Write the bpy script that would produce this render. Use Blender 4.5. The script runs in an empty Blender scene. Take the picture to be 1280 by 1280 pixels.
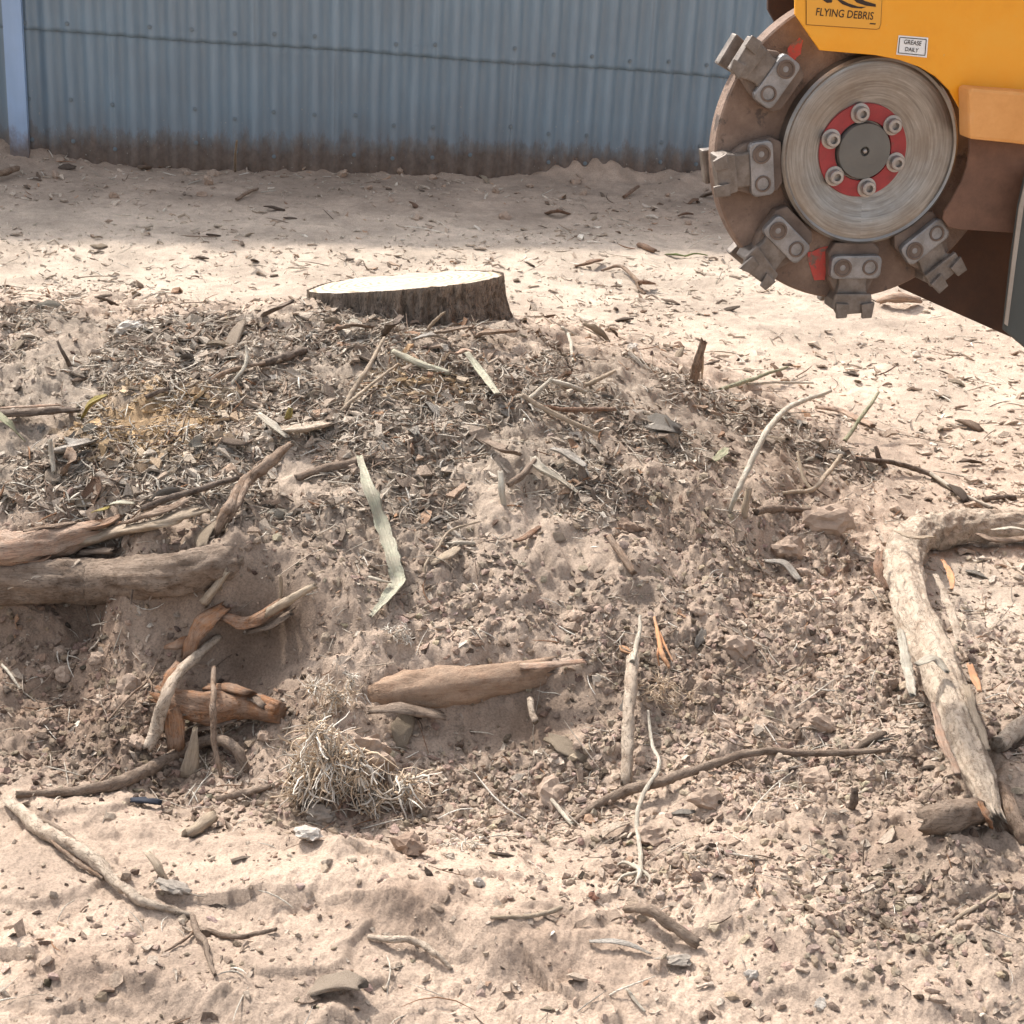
import bpy, bmesh, math, random
import numpy as np
from mathutils import Vector, Matrix, Euler

# ------------------------------------------------------------------ camera, sky, sun, exposure
S = bpy.context.scene
C = S.collection
CAM_H = 1.4
F_PX = 2100.0                       # focal length for a 1280 px wide frame
PITCH = math.radians(21.6)
ROLL = 0.055
cam_data = bpy.data.cameras.new('camera')
cam_data.sensor_width = 36.0
cam_data.lens = 36.0 * F_PX / 1280.0
cam_data.clip_start = 0.05
cam_data.clip_end = 500
cam = bpy.data.objects.new('camera', cam_data)
C.objects.link(cam)
cam.matrix_world = (Matrix.Translation((0, 0, CAM_H)) @ Matrix.Rotation(math.pi / 2 - PITCH, 4, 'X')
                    @ Matrix.Rotation(ROLL, 4, 'Z'))
S.camera = cam
CAM_R = np.array(cam.matrix_world.to_3x3())
CAM_O = np.array([0, 0, CAM_H])

SUN_EL = math.radians(50)
SUN_AZ = math.radians(-41)          # measured from +Y towards +X: behind the fence, to the left
w = bpy.data.worlds.new('World'); S.world = w; w.use_nodes = True
nt = w.node_tree; bg = nt.nodes['Background']
sky = nt.nodes.new('ShaderNodeTexSky'); sky.sky_type = 'NISHITA'; sky.sun_disc = False
sky.sun_elevation = SUN_EL; sky.sun_rotation = SUN_AZ
sky.air_density = 1.0; sky.dust_density = 4.0; sky.ozone_density = 1.0
hs = nt.nodes.new('ShaderNodeHueSaturation'); hs.inputs['Saturation'].default_value = 0.35   # bright thin cloud veil
nt.links.new(sky.outputs[0], hs.inputs['Color']); nt.links.new(hs.outputs[0], bg.inputs[0]); bg.inputs[1].default_value = 0.15
sd = bpy.data.lights.new('sun', 'SUN'); sd.energy = 2.45; sd.angle = math.radians(2.4); sd.color = (1.0, 0.94, 0.86)
sun = bpy.data.objects.new('sun', sd); C.objects.link(sun)
sdir = Vector((math.sin(SUN_AZ) * math.cos(SUN_EL), math.cos(SUN_AZ) * math.cos(SUN_EL), math.sin(SUN_EL)))
sun.rotation_euler = sdir.to_track_quat('Z', 'Y').to_euler(); sun.location = (-3, 8, 9)
S.view_settings.view_transform = 'Standard'; S.view_settings.look = 'None'
S.view_settings.gamma = 1; S.view_settings.use_curve_mapping = False
S.view_settings.exposure = 1.12
S.render.engine = 'CYCLES'
S.render.resolution_x = S.render.resolution_y = 1024

rng = np.random.default_rng(7)
random.seed(7)

# ------------------------------------------------------------------ noise
def hsh(ix, iy, seed):
    h = (ix.astype(np.int64) * 374761393 + iy.astype(np.int64) * 668265263 + seed * 1442695041) & 0xFFFFFFFF
    h = ((h ^ (h >> 13)) * 1274126177) & 0xFFFFFFFF
    h = ((h ^ (h >> 16)) * 2246822519) & 0xFFFFFFFF
    h = h ^ (h >> 15)
    return (h & 0xFFFFFF) / float(0x1000000)

def vnoise(x, y, seed=0):
    x = np.asarray(x, float); y = np.asarray(y, float)
    ix = np.floor(x); iy = np.floor(y); fx = x - ix; fy = y - iy
    u = fx * fx * fx * (fx * (fx * 6 - 15) + 10); v = fy * fy * fy * (fy * (fy * 6 - 15) + 10)
    a = hsh(ix, iy, seed); b = hsh(ix + 1, iy, seed); c = hsh(ix, iy + 1, seed); d = hsh(ix + 1, iy + 1, seed)
    return (a + (b - a) * u) * (1 - v) + (c + (d - c) * u) * v - 0.5

def fbm(x, y, sc, octv, seed=0, gain=0.5):
    t = 0; a = 1.0
    for o in range(octv):
        ca, sa = math.cos(o * 1.1), math.sin(o * 1.1)
        t = t + a * vnoise((x * ca - y * sa) * sc + 17.3 * o, (x * sa + y * ca) * sc - 9.1 * o, seed + o)
        a *= gain; sc *= 2.03
    return t

def lumps(x, y, size, seed, dens):
    """field of half-buried rounded lumps, `size` metres between them"""
    gx = x / size; gy = y / size
    ix = np.floor(gx); iy = np.floor(gy); best = np.zeros_like(gx)
    for dx in (-1, 0, 1):
        for dy in (-1, 0, 1):
            jx = ix + dx; jy = iy + dy
            cx = jx + hsh(jx, jy, seed); cy = jy + hsh(jx, jy, seed + 1)
            r = 0.22 + 0.33 * hsh(jx, jy, seed + 2); p = hsh(jx, jy, seed + 3) < dens
            st = 0.75 + 0.5 * hsh(jx, jy, seed + 4)
            d2 = (((gx - cx) * st) ** 2 + ((gy - cy) / st) ** 2) / (r * r)
            best = np.maximum(best, np.where(p, r * np.sqrt(np.maximum(0, 1 - d2)), 0))
    return best * size

def facets(x, y, size, seed, crack=.16):
    """broken clods: every cell a tilted facet of its own height, parted by sunken cracks"""
    gx = x / size; gy = y / size; ix = np.floor(gx); iy = np.floor(gy)
    f1 = np.full(gx.shape, 9.0); f2 = np.full(gx.shape, 9.0); hh = np.zeros(gx.shape)
    for dx in (-1, 0, 1):
        for dy in (-1, 0, 1):
            jx = ix + dx; jy = iy + dy
            ex = gx - jx - hsh(jx, jy, seed); ey = gy - jy - hsh(jx, jy, seed + 1); d = ex * ex + ey * ey
            v = hsh(jx, jy, seed + 2) * .8 + ex * (hsh(jx, jy, seed + 3) - .5) * 1.5 + ey * (hsh(jx, jy, seed + 4) - .5) * 1.5
            c = d < f1; f2 = np.where(c, f1, np.minimum(f2, d)); hh = np.where(c, v, hh); f1 = np.where(c, d, f1)
    e = np.sqrt(f2) - np.sqrt(f1)
    return (hh * sstep(.0, crack, e) - .25 * (1 - sstep(0, crack, e))) * size

def sstep(a, b, x):
    t = np.clip((x - a) / (b - a), 0, 1); return t * t * (3 - 2 * t)

# ------------------------------------------------------------------ sight lines -> places on the ground
def ray(px, py):
    d = CAM_R @ np.array([(px - 640) / F_PX, (640 - py) / F_PX, -1.0])
    return d / np.linalg.norm(d)

def at_z(px, py, z):
    d = ray(px, py); t = (z - CAM_H) / d[2]
    return CAM_O + d * t

# ------------------------------------------------------------------ terrain: control heights, interpolated
ctl = [
 (0,1280,0),(320,1285,0),(640,1280,-.005),(960,1280,.015),(1280,1280,.03),(0,1160,0.005),(300,1160,.0),(640,1170,.01),(960,1150,.035),(1280,1160,.05),
 (0,1060,.0),(160,1060,-.005),(330,1075,.005),(480,1095,.025),(640,1110,.01),(800,1110,.01),(960,1080,.03),(1130,1090,.045),(1280,1090,.06),
 (0,960,-.035),(130,960,-.045),(260,965,-.045),(400,1010,-.045),(520,1040,-.045),(640,1030,-.035),(760,1050,-.015),(900,1030,.01),(1040,1010,.03),(1160,1000,.045),(1280,1020,.06),
 (0,860,.005),(120,860,.0),(200,850,.04),(300,930,-.01),(420,920,.02),(520,920,.015),(600,920,.005),(690,915,.01),(780,920,.025),(880,920,.035),(1000,900,.035),(1120,890,.05),(1280,880,.05),
 (0,785,.04),(120,790,.042),(230,800,.075),(290,810,.065),(350,820,.07),(420,830,.10),(500,825,.10),(600,835,.09),(690,830,.085),(760,820,.09),(840,810,.085),(930,800,.08),(1020,790,.05),(1110,780,.045),(1200,780,.035),(1280,780,.03),
 (0,715,.15),(150,715,.165),(280,725,.185),(380,745,.165),(500,750,.155),(640,750,.15),(760,730,.155),(850,715,.14),(950,700,.11),(1050,700,.06),(1150,690,.03),(1280,690,.02),
 (0,640,.2),(150,640,.215),(300,640,.235),(450,650,.22),(600,650,.215),(760,630,.22),(880,630,.195),(980,630,.12),(1080,630,.055),(1180,640,.02),(1280,640,.01),
 (0,540,.25),(150,540,.27),(300,540,.285),(450,540,.3),(600,540,.3),(730,530,.275),(850,540,.225),(960,555,.14),(1060,580,.07),(1140,600,.03),
 (0,440,.3),(120,435,.31),(260,425,.325),(400,415,.34),(520,420,.35),(640,425,.335),(740,460,.28),(830,480,.215),(920,505,.135),(1010,540,.075),
 (1100,500,.0),(1280,500,0),(1190,570,0),(1280,590,0),(960,450,0.01),(860,400,.01),(1050,420,0),(1280,420,0),
]
cw = [tuple(at_z(*c)) for c in ctl]
for x in (-1.9, -1.5, -1.1, -.7, -.3, .1, .45):
    cw += [(x, 4.75, .10 if x < 0.3 else .04), (x, 5.3, 0.0)]
cw += [(-1.6, 2.2, 0), (-1.6, 3.0, .16), (-1.7, 3.7, .27), (-2.2, 3.4, .12), (-2.4, 2.5, 0), (-2.7, 4.2, 0), (-1.6, 1.6, 0), (1.6, 1.6, .03), (1.6, 2.4, .04), (1.9, 3.4, 0), (2, 4.6, 0), (2.2, 6, 0), (0, 6.4, 0), (-2.2, 6.4, 0), (0, 7.6, 0), (2.5, 7.6, 0), (-2.5, 7.6, 0), (0, 1.0, 0), (1.2, 1.0, 0), (-1.2, 1.0, 0)]
cw = np.array(cw)
def _k(r2): return 0.5 * r2 * np.log(r2 + 1e-9)
n = len(cw)
_A = np.zeros((n + 3, n + 3)); d2 = ((cw[:, None, :2] - cw[None, :, :2]) ** 2).sum(-1)
_A[:n, :n] = _k(d2) + np.eye(n) * 0.0006
_A[:n, n] = 1; _A[:n, n + 1:] = cw[:, :2]; _A[n, :n] = 1; _A[n + 1:, :n] = cw[:, :2].T
_W = np.linalg.solve(_A, np.concatenate([cw[:, 2], [0, 0, 0]]))

def macro(x, y):
    h = _W[n] + _W[n + 1] * x + _W[n + 2] * y
    for i in range(n):
        h = h + _W[i] * _k((x - cw[i, 0]) ** 2 + (y - cw[i, 1]) ** 2)
    win = sstep(2.9, 2.2, np.abs(x)) * sstep(0.9, 1.3, y) * sstep(6.4, 5.4, y)
    return h * win

def march(px, py, fn, lift=0.0):
    d = ray(px, py)
    t = np.linspace(1.2, 12.0, 1500)
    P = CAM_O[None] + d[None] * t[:, None]
    g = P[:, 2] - fn(P[:, 0], P[:, 1]) - lift
    i = int(np.argmax(g < 0))
    if g[i] >= 0: return P[-1]
    a, b = g[i - 1], g[i]
    tt = t[i - 1] + (t[i] - t[i - 1]) * a / (a - b)
    return CAM_O + d * tt

def zone(items):
    cs = []
    for px, py, rx, ry, wt in items:
        p = march(px, py, macro); cs.append((p[0], p[1], rx, ry, wt))
    def f(x, y):
        m = 0
        for cx, cy, rx, ry, wt in cs:
            m = np.maximum(m, wt * np.exp(-(((x - cx) / rx) ** 2 + ((y - cy) / ry) ** 2)))
        return m
    return f
z_smooth = zone([(650, 905, .13, .05, 1), (335, 818, .07, .05, 1), (250, 610, .1, .08, .4)])
z_litter = zone([(515, 414, .38, .16, 1.1), (200, 414, .6, .14, 1), (120, 480, .5, .35, 1), (60, 575, .4, .18, 1), (330, 460, .5, .3, 1), (520, 500, .45, .35, 1), (640, 560, .35, .25, .9), (470, 620, .4, .2, .7),
                 (760, 500, .32, .25, 1), (900, 520, .28, .2, 1), (1010, 560, .2, .16, 1), (250, 600, .4, .25, .8), (820, 560, .2, .15, .6)])
z_crumb = zone([(60, 860, .28, .16, 1), (170, 930, .25, .12, 1), (330, 980, .2, .1, .8), (600, 1010, .28, .12, 1), (860, 840, .22, .2, 1), (960, 740, .18, .25, 1),
                (1050, 850, .2, .25, .9), (980, 960, .25, .15, 1), (1010, 680, .16, .16, 1), (560, 740, .3, .15, .5), (880, 680, .2, .2, .7), (700, 960, .2, .12, .9),
                (1230, 850, .2, .3, .5), (860, 1110, .12, .1, .7), (1100, 1130, .2, .15, .5)])
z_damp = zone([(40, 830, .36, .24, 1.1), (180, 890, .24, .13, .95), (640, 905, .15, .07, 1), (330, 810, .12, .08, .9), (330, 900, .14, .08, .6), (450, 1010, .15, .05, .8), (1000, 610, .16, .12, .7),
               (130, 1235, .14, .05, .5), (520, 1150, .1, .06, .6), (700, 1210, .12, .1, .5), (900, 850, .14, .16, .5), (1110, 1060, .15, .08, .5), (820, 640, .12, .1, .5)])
z_bank = zone([(392, 404, .13, .10, 1), (660, 418, .09, .08, .6)])
z_saw = zone([(190, 535, .14, .13, 1), (520, 480, .12, .1, .35)])
z_pale = zone([(1220, 760, .16, .3, .8), (960, 390, .7, .6, .8), (620, 320, 2.5, 1.0, .9), (150, 320, 1.5, 1.2, .9), (1150, 480, .6, .5, .6), (240, 610, .12, .1, .5)])

scarps = []
for pl, A in (([(60, 1205), (180, 1222), (330, 1262), (400, 1275)], .022), ([(330, 1120), (420, 1115), (500, 1150), (600, 1160), (650, 1195)], .026),
              ([(640, 1195), (740, 1195), (800, 1240)], .01), ([(880, 1130), (960, 1190), (1060, 1240), (1160, 1270)], .02), ([(1010, 1060), (1120, 1095), (1230, 1110)], .02),
              ([(0, 980), (60, 1000), (180, 1010), (300, 1040), (420, 1075)], .015)):
    scarps.append(([at_z(a, b, .01)[:2] for a, b in pl], A))

def height(x, y):
    x = np.asarray(x, float); y = np.asarray(y, float)
    wx = x + .03 * fbm(x, y, 6, 2, 61); wy = y + .03 * fbm(x, y, 6, 2, 67)
    h = macro(x, y)
    near = sstep(7.7, 7.2, y)
    for pl, A in scarps:                       # small crumbled edges: gentle behind, steep towards the viewer
        best = None
        for (a, b) in zip(pl[:-1], pl[1:]):
            ab = b - a; L = (ab ** 2).sum()
            t = np.clip(((wx - a[0]) * ab[0] + (wy - a[1]) * ab[1]) / L, 0, 1)
            qx = wx - a[0] - t * ab[0]; qy = wy - a[1] - t * ab[1]
            s = np.where(qy * ab[0] - qx * ab[1] >= 0, 1, -1); dd = np.sqrt(qx ** 2 + qy ** 2)
            v = np.where(s > 0, np.exp(-(dd / .11) ** 2), np.exp(-(dd / .033) ** 2))
            best = v if best is None else np.maximum(best, v)
        h = h + A * best
    md = np.clip(sstep(.02, .08, h) + z_crumb(x, y), 0, 1) * near * (1 - .75 * z_smooth(x, y))
    pt = sstep(-.22, .22, fbm(wx, wy, 4.5, 3, 81))            # crumbly and smooth patches
    lit = z_litter(x, y) * (.5 + .5 * pt); cr = (.35 + .65 * pt) * z_crumb(x, y) * (1 - z_smooth(x, y))
    h = h + .03 * fbm(x, y, 2.2, 3, 1) * (0.4 + .6 * md) + .028 * fbm(wx, wy, 9, 4, 11) * (.30 + .7 * md) + .011 * fbm(wx + .01 * fbm(x, y, 30, 2, 63), wy + .01 * fbm(x, y, 30, 2, 69), 31, 5, 21, .64) * (.4 + .6 * md * pt)
    # rough broken ledges on the mound's flank
    led = fbm(wx, wy, 13, 3, 31); h = h + .010 * sstep(.05, .16, fbm(wx, wy, 8, 3, 33)) * (1 - md) * sstep(2.6, 2.3, y)   # trodden, crumbling sand in front
    h = h + .014 * sstep(-.02, .20, led) * md * (1 - .5 * lit)
    h = h + lumps(wx, wy, .085, 41, .22) * (.15 + .5 * cr) * (.35 + .65 * md) * .7
    h = h + facets(wx, wy, .062, 43) * (.04 + .17 * cr + .06 * lit) * md
    h = h + facets(wx, wy, .030, 47) * (.04 + .22 * cr + .08 * lit) * (.25 + .75 * md)
    h = h + facets(x, y, .0155, 53) * (.07 + .26 * cr + .22 * lit) * (1 - .6 * z_smooth(x, y))
    h = h + .009 * np.abs(fbm(x, y, 110, 2, 57)) * (.6 + .6 * cr + .5 * lit)
    h = h + .032 * z_bank(x, y)                              # soil and litter banked against the stump
    # soil heaped against the fence foot
    h = h + .05 * np.exp(-((y - 7.75 - .05 * fbm(x, y, 3, 2, 71)) / .16) ** 2) * (1 + 2.2 * fbm(x, y, 4, 3, 73)) + .25 * np.exp(-((x + 2.45) / .36) ** 2 - ((y - 7.55) / .28) ** 2)
    return h

def at(px, py, lift=0.0):
    return march(px, py, height, lift)

# ------------------------------------------------------------------ object helpers
def tag(o, label=None, cat=None, group=None, kind=None):
    if label: o['label'] = label
    if cat: o['category'] = cat
    if group: o['group'] = group
    if kind: o['kind'] = kind
    return o

def link(name, me, mat=None, parent=None):
    o = bpy.data.objects.new(name, me); C.objects.link(o)
    if mat is not None and me is not None and not me.materials: me.materials.append(mat)
    if parent is not None: o.parent = parent
    return o

def np_mesh(name, V, F, smooth=False):
    """V (n,3); F list of arrays of shape (k,3) or (k,4)"""
    me = bpy.data.meshes.new(name)
    F = [np.asarray(f, np.int32) for f in F if len(f)]
    loops = np.concatenate([f.ravel() for f in F]); tot = np.concatenate([np.full(len(f), f.shape[1], np.int32) for f in F])
    st = np.concatenate([[0], np.cumsum(tot)[:-1]]).astype(np.int32)
    me.vertices.add(len(V)); me.vertices.foreach_set('co', np.asarray(V, np.float32).ravel())
    me.loops.add(len(loops)); me.loops.foreach_set('vertex_index', loops)
    me.polygons.add(len(tot)); me.polygons.foreach_set('loop_start', st); me.polygons.foreach_set('loop_total', tot)
    me.update(calc_edges=True)
    me.polygons.foreach_set('use_smooth', np.full(len(tot), smooth, bool))
    return me

def vcol(me, col, name='tint'):
    a = me.attributes.new(name, 'FLOAT_COLOR', 'POINT')
    c = np.ones((len(me.vertices), 4), np.float32); c[:, :3] = col
    a.data.foreach_set('color', c.ravel())

# ------------------------------------------------------------------ materials
MATS = {}
class M:
    """little node-building helper"""
    def __init__(s, name, rough=.9, spec=.25, metal=0.0):
        s.m = bpy.data.materials.new(name); s.m.use_nodes = True; s.t = s.m.node_tree
        s.b = s.t.nodes['Principled BSDF']; s.b.inputs['Roughness'].default_value = rough
        s.b.inputs['Specular IOR Level'].default_value = spec; s.b.inputs['Metallic'].default_value = metal
        MATS[name] = s.m; s._bh = None
    def n(s, typ, **kw):
        nd = s.t.nodes.new(typ)
        for k, v in kw.items():
            if k in nd.inputs: nd.inputs[k].default_value = v
            else: setattr(nd, k, v)
        return nd
    def l(s, a, b): s.t.links.new(a, b)
    def coord(s, kind='Object', scale=(1, 1, 1)):
        tc = s.n('ShaderNodeTexCoord'); mp = s.n('ShaderNodeMapping'); mp.inputs['Scale'].default_value = scale
        s.l(tc.outputs[kind], mp.inputs[0]); return mp.outputs[0]
    def noise(s, vec, scale, detail=4, rough=.6, dist=0.0):
        nd = s.n('ShaderNodeTexNoise'); nd.inputs['Scale'].default_value = scale; nd.inputs['Detail'].default_value = detail
        nd.inputs['Roughness'].default_value = rough; nd.inputs['Distortion'].default_value = dist
        if vec is not None: s.l(vec, nd.inputs['Vector'])
        return nd.outputs['Fac']
    def ramp(s, fac, stops):
        r = s.n('ShaderNodeValToRGB'); e = r.color_ramp.elements
        while len(e) < len(stops): e.new(.5)
        for el, (p, c) in zip(e, stops): el.position = p; el.color = (*c, 1) if len(c) == 3 else c
        s.l(fac, r.inputs[0]); return r.outputs[0]
    def mix(s, fac, a, b, mode='MIX'):
        nd = s.n('ShaderNodeMix', data_type='RGBA', blend_type=mode)
        for i, v in ((0, fac), (6, a), (7, b)):
            if isinstance(v, (int, float)): nd.inputs[i].default_value = v
            elif isinstance(v, tuple): nd.inputs[i].default_value = (*v, 1)
            else: s.l(v, nd.inputs[i])
        return nd.outputs[2]
    def math(s, op, a, b=None):
        nd = s.n('ShaderNodeMath', operation=op)
        for i, v in ((0, a), (1, b)):
            if v is None: continue
            if isinstance(v, (int, float)): nd.inputs[i].default_value = v
            else: s.l(v, nd.inputs[i])
        return nd.outputs[0]
    def attr(s, name):
        nd = s.n('ShaderNodeAttribute'); nd.attribute_name = name; return nd
    def col(s, c):
        if isinstance(c, tuple): s.b.inputs['Base Color'].default_value = (*c, 1)
        else: s.l(c, s.b.inputs['Base Color'])
    def bump(s, h, dist=.002, strength=1.0):
        nd = s.n('ShaderNodeBump'); nd.inputs['Distance'].default_value = dist; nd.inputs['Strength'].default_value = strength
        s.l(h, nd.inputs['Height'])
        if s._bh is not None: s.l(s._bh, nd.inputs['Normal'])
        s._bh = nd.outputs[0]; s.l(nd.outputs[0], s.b.inputs['Normal'])

def grey(v): return (v, v, v)

m = M('dry_soil', .95, .15)
v = m.coord('Object')
t = m.attr('tint').outputs['Color']
f1 = m.ramp(m.noise(v, 22, 5, .65), [(.3, grey(.80)), (.7, grey(1.12))])
f2 = m.ramp(m.noise(v, 260, 4, .7), [(.32, grey(.66)), (.5, grey(1.0)), (.7, grey(1.22))])
c = m.mix(1.0, m.mix(1.0, t, f1, 'MULTIPLY'), f2, 'MULTIPLY')
m.col(c)
m.bump(m.noise(v, 150, 6, .75), .005, .75)
m.bump(m.noise(v, 480, 3, .7), .002, .65)

m = M('debris', .95, .12)
v = m.coord('Object'); t = m.attr('tint').outputs['Color']
f2 = m.ramp(m.noise(v, 220, 5, .75), [(.3, grey(.6)), (.7, grey(1.25))])
m.col(m.mix(1.0, t, f2, 'MULTIPLY')); m.bump(m.noise(v, 260, 5, .75), .005, .9)

def bark_mat(name, cols, dust=(.42, .33, .26), dust_amt=.5, fib=(110, 110, 16), rough=.85, depth=.005, crack=.6):
    m = M(name, rough, .2)
    uv = m.attr('grain').outputs['Vector']                # (round the stem, along the stem)
    mp = m.n('ShaderNodeMapping'); mp.inputs['Scale'].default_value = fib; m.l(uv, mp.inputs[0])
    g = m.noise(mp.outputs[0], 1.0, 7, .72, .8)
    ob = m.coord('Object')
    c = m.ramp(g, [(.28, cols[0]), (.5, cols[1]), (.72, cols[2])])
    pn = m.noise(ob, 26, 4, .65)
    c = m.mix(m.ramp(pn, [(.45, grey(0)), (.60, grey(.55))]), c, tuple(.55 * q for q in cols[1]))
    dn = m.ramp(m.noise(ob, 34, 6, .75), [(.36, grey(0)), (.58, grey(1))])
    c = m.mix(m.math('MULTIPLY', dn, min(1.0, dust_amt * 1.5)), c, dust)
    mp2 = m.n('ShaderNodeMapping'); mp2.inputs['Scale'].default_value = tuple(q * 1.6 for q in fib); m.l(uv, mp2.inputs[0])
    cn = m.noise(mp2.outputs[0], 1.0, 3, .6, 1.2)
    ck = m.ramp(m.math('ABSOLUTE', m.math('SUBTRACT', cn, .5)), [(.0, grey(1)), (.022, grey(0))])
    c = m.mix(m.math('MULTIPLY', ck, crack), c, tuple(.35 * q for q in cols[0]))
    m.col(c)
    if depth == 0: return MATS[name]
    m.bump(g, depth, 1.0); m.bump(m.math('SUBTRACT', 1.0, ck), .003, crack); m.bump(m.noise(ob, 240, 5, .75), .003, .9)
    return MATS[name]
bark_mat('root_bark', [(.085, .058, .042), (.19, .135, .098), (.30, .225, .17)], dust=(.31, .24, .185), dust_amt=.5, crack=.5, depth=.005)
bark_mat('pale_root_bark', [(.17, .11, .075), (.44, .335, .25), (.60, .495, .39)], dust=(.57, .47, .37), dust_amt=.6, fib=(60, 60, 22), depth=.010)
bark_mat('tan_root', [(.17, .10, .065), (.33, .215, .145), (.43, .30, .21)], dust=(.37, .27, .195), dust_amt=.4, crack=.25, depth=.003)
bark_mat('torn_wood', [(.16, .07, .033), (.36, .165, .075), (.52, .29, .15)], dust=(.33, .24, .18), dust_amt=.5, rough=.95, fib=(160, 160, 12))
bark_mat('pink_wood', [(.30, .17, .11), (.52, .33, .23), (.72, .55, .42)], dust_amt=.45, fib=(160, 160, 11))
bark_mat('dark_stick', [(.035, .025, .02), (.09, .065, .05), (.17, .125, .1)], dust_amt=.25)
bark_mat('brown_stick', [(.10, .06, .04), (.22, .14, .09), (.33, .23, .16)], dust_amt=.35)
bark_mat('pale_stalk', [(.34, .29, .22), (.58, .53, .43), (.72, .68, .58)], dust_amt=.25, fib=(160, 160, 10), crack=.4)
bark_mat('tan_stalk', [(.24, .18, .12), (.44, .35, .25), (.58, .48, .36)], dust_amt=.3, fib=(160, 160, 10), crack=.4)
bark_mat('leaf_blade', [(.36, .36, .24), (.55, .54, .40), (.68, .66, .54)], dust_amt=.3, fib=(300, 300, 6), rough=.65, crack=.3)
bark_mat('green_stalk', [(.15, .16, .09), (.30, .31, .19), (.45, .44, .31)], dust_amt=.25)
bark_mat('green_leaf', [(.06, .10, .02), (.14, .2, .05), (.26, .3, .1)], dust_amt=.1, rough=.6)
bark_mat('yellow_leaf', [(.16, .13, .03), (.36, .28, .07), (.5, .36, .14)], dust_amt=.1, rough=.6)
bark_mat('brown_leaf', [(.10, .045, .025), (.22, .11, .06), (.34, .2, .12)], dust_amt=.25, rough=.7)
bark_mat('grey_leaf', [(.22, .20, .17), (.36, .33, .29), (.50, .47, .42)], dust_amt=.2, rough=.7)
bark_mat('stump_bark', [(.10, .08, .064), (.30, .245, .20), (.52, .44, .36)], dust_amt=.25, fib=(80, 80, 18), depth=.02, crack=.95)
bark_mat('fibre', [(.42, .29, .18), (.60, .46, .32), (.74, .64, .51)], depth=0, crack=0.0, dust_amt=.2)
bark_mat('pale_fibre', [(.52, .46, .37), (.70, .64, .55), (.80, .77, .70)], depth=0, crack=0.0, dust_amt=.15)
bark_mat('orange_fibre', [(.30, .12, .05), (.5, .24, .11), (.6, .36, .2)], depth=0, crack=0.0, dust_amt=.2)

def stone_mat(name, a, b):
    m = M(name, .85, .3); ob = m.coord('Object')
    m.col(m.ramp(m.noise(ob, 1.7, 7, .75), [(.3, a), (.7, b)])); m.bump(m.noise(ob, 4, 6, .8), .004, .8)
stone_mat('pale_stone', (.38, .33, .28), (.58, .53, .47)); stone_mat('grey_stone', (.20, .17, .14), (.38, .33, .28))
stone_mat('brown_stone', (.17, .11, .08), (.36, .26, .19)); stone_mat('soil_clod', (.29, .21, .155), (.44, .335, .26))
stone_mat('red_stone', (.16, .07, .05), (.28, .15, .1)); stone_mat('black_scrap', (.012, .014, .022), (.04, .045, .06))

m = M('stump_cut', .85, .2)
ob = m.coord('Object')
wv = m.n('ShaderNodeTexWave', wave_type='RINGS', rings_direction='Z'); wv.inputs['Scale'].default_value = 16; wv.inputs['Distortion'].default_value = 3.0; wv.inputs['Detail'].default_value = 3
m.l(ob, wv.inputs[0])
c = m.ramp(wv.outputs['Fac'], [(.05, (.32, .245, .175)), (.35, (.46, .385, .30)), (.9, (.55, .475, .385))])
c = m.mix(m.ramp(m.noise(ob, 9, 4), [(.5, grey(0)), (.7, grey(.6))]), c, (.40, .29, .19))
m.col(c); m.bump(m.noise(ob, 90, 4), .003, .6)

def fence_mat(name, base, light):
    m = M(name, .4, .5)
    ob = m.coord('Object'); sep = m.n('ShaderNodeSeparateXYZ'); m.l(ob, sep.inputs[0])
    st = m.coord('Object', (9, 9, 1.1)); c = m.ramp(m.noise(st, 3.0, 5, .65), [(.25, base), (.75, light)])
    c = m.mix(m.ramp(m.noise(ob, 2.2, 4, .6), [(.4, grey(0)), (.75, grey(.35))]), c, (.17, .175, .18))
    # mud splashed up the foot of the sheets, thin streaks reaching higher
    e = m.math('ADD', sep.outputs[2], m.math('MULTIPLY', m.math('SUBTRACT', m.noise(m.coord('Object', (5, 5, 2)), 3, 6, .78), .5), .22))
    k = m.ramp(e, [(.0, grey(1)), (.09, grey(.92)), (.14, grey(.6)), (.175, grey(.15)), (.28, grey(0))])
    mud = m.ramp(m.noise(ob, 30, 5, .7), [(.3, (.10, .072, .055)), (.7, (.19, .145, .115))])
    c = m.mix(k, c, mud)
    dots = m.ramp(m.noise(ob, 70, 2, .5), [(.73, grey(0)), (.76, grey(1))])
    dk = m.math('MULTIPLY', dots, m.ramp(e, [(.2, grey(.8)), (.5, grey(0))]))
    c = m.mix(dk, c, (.4, .38, .34))
    m.col(c)
    rr = m.ramp(k, [(0, grey(.36)), (1, grey(.95))]); m.l(rr, m.b.inputs['Roughness'])
    m.bump(m.noise(ob, 5, 2), .002, .2)
fence_mat('fence_paint', (.165, .228, .28), (.225, .30, .36))
fence_mat('post_paint', (.28, .42, .64), (.34, .48, .70))
m = M('screw_metal', .5, .5, .4); m.col((.17, .21, .24))

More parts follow.
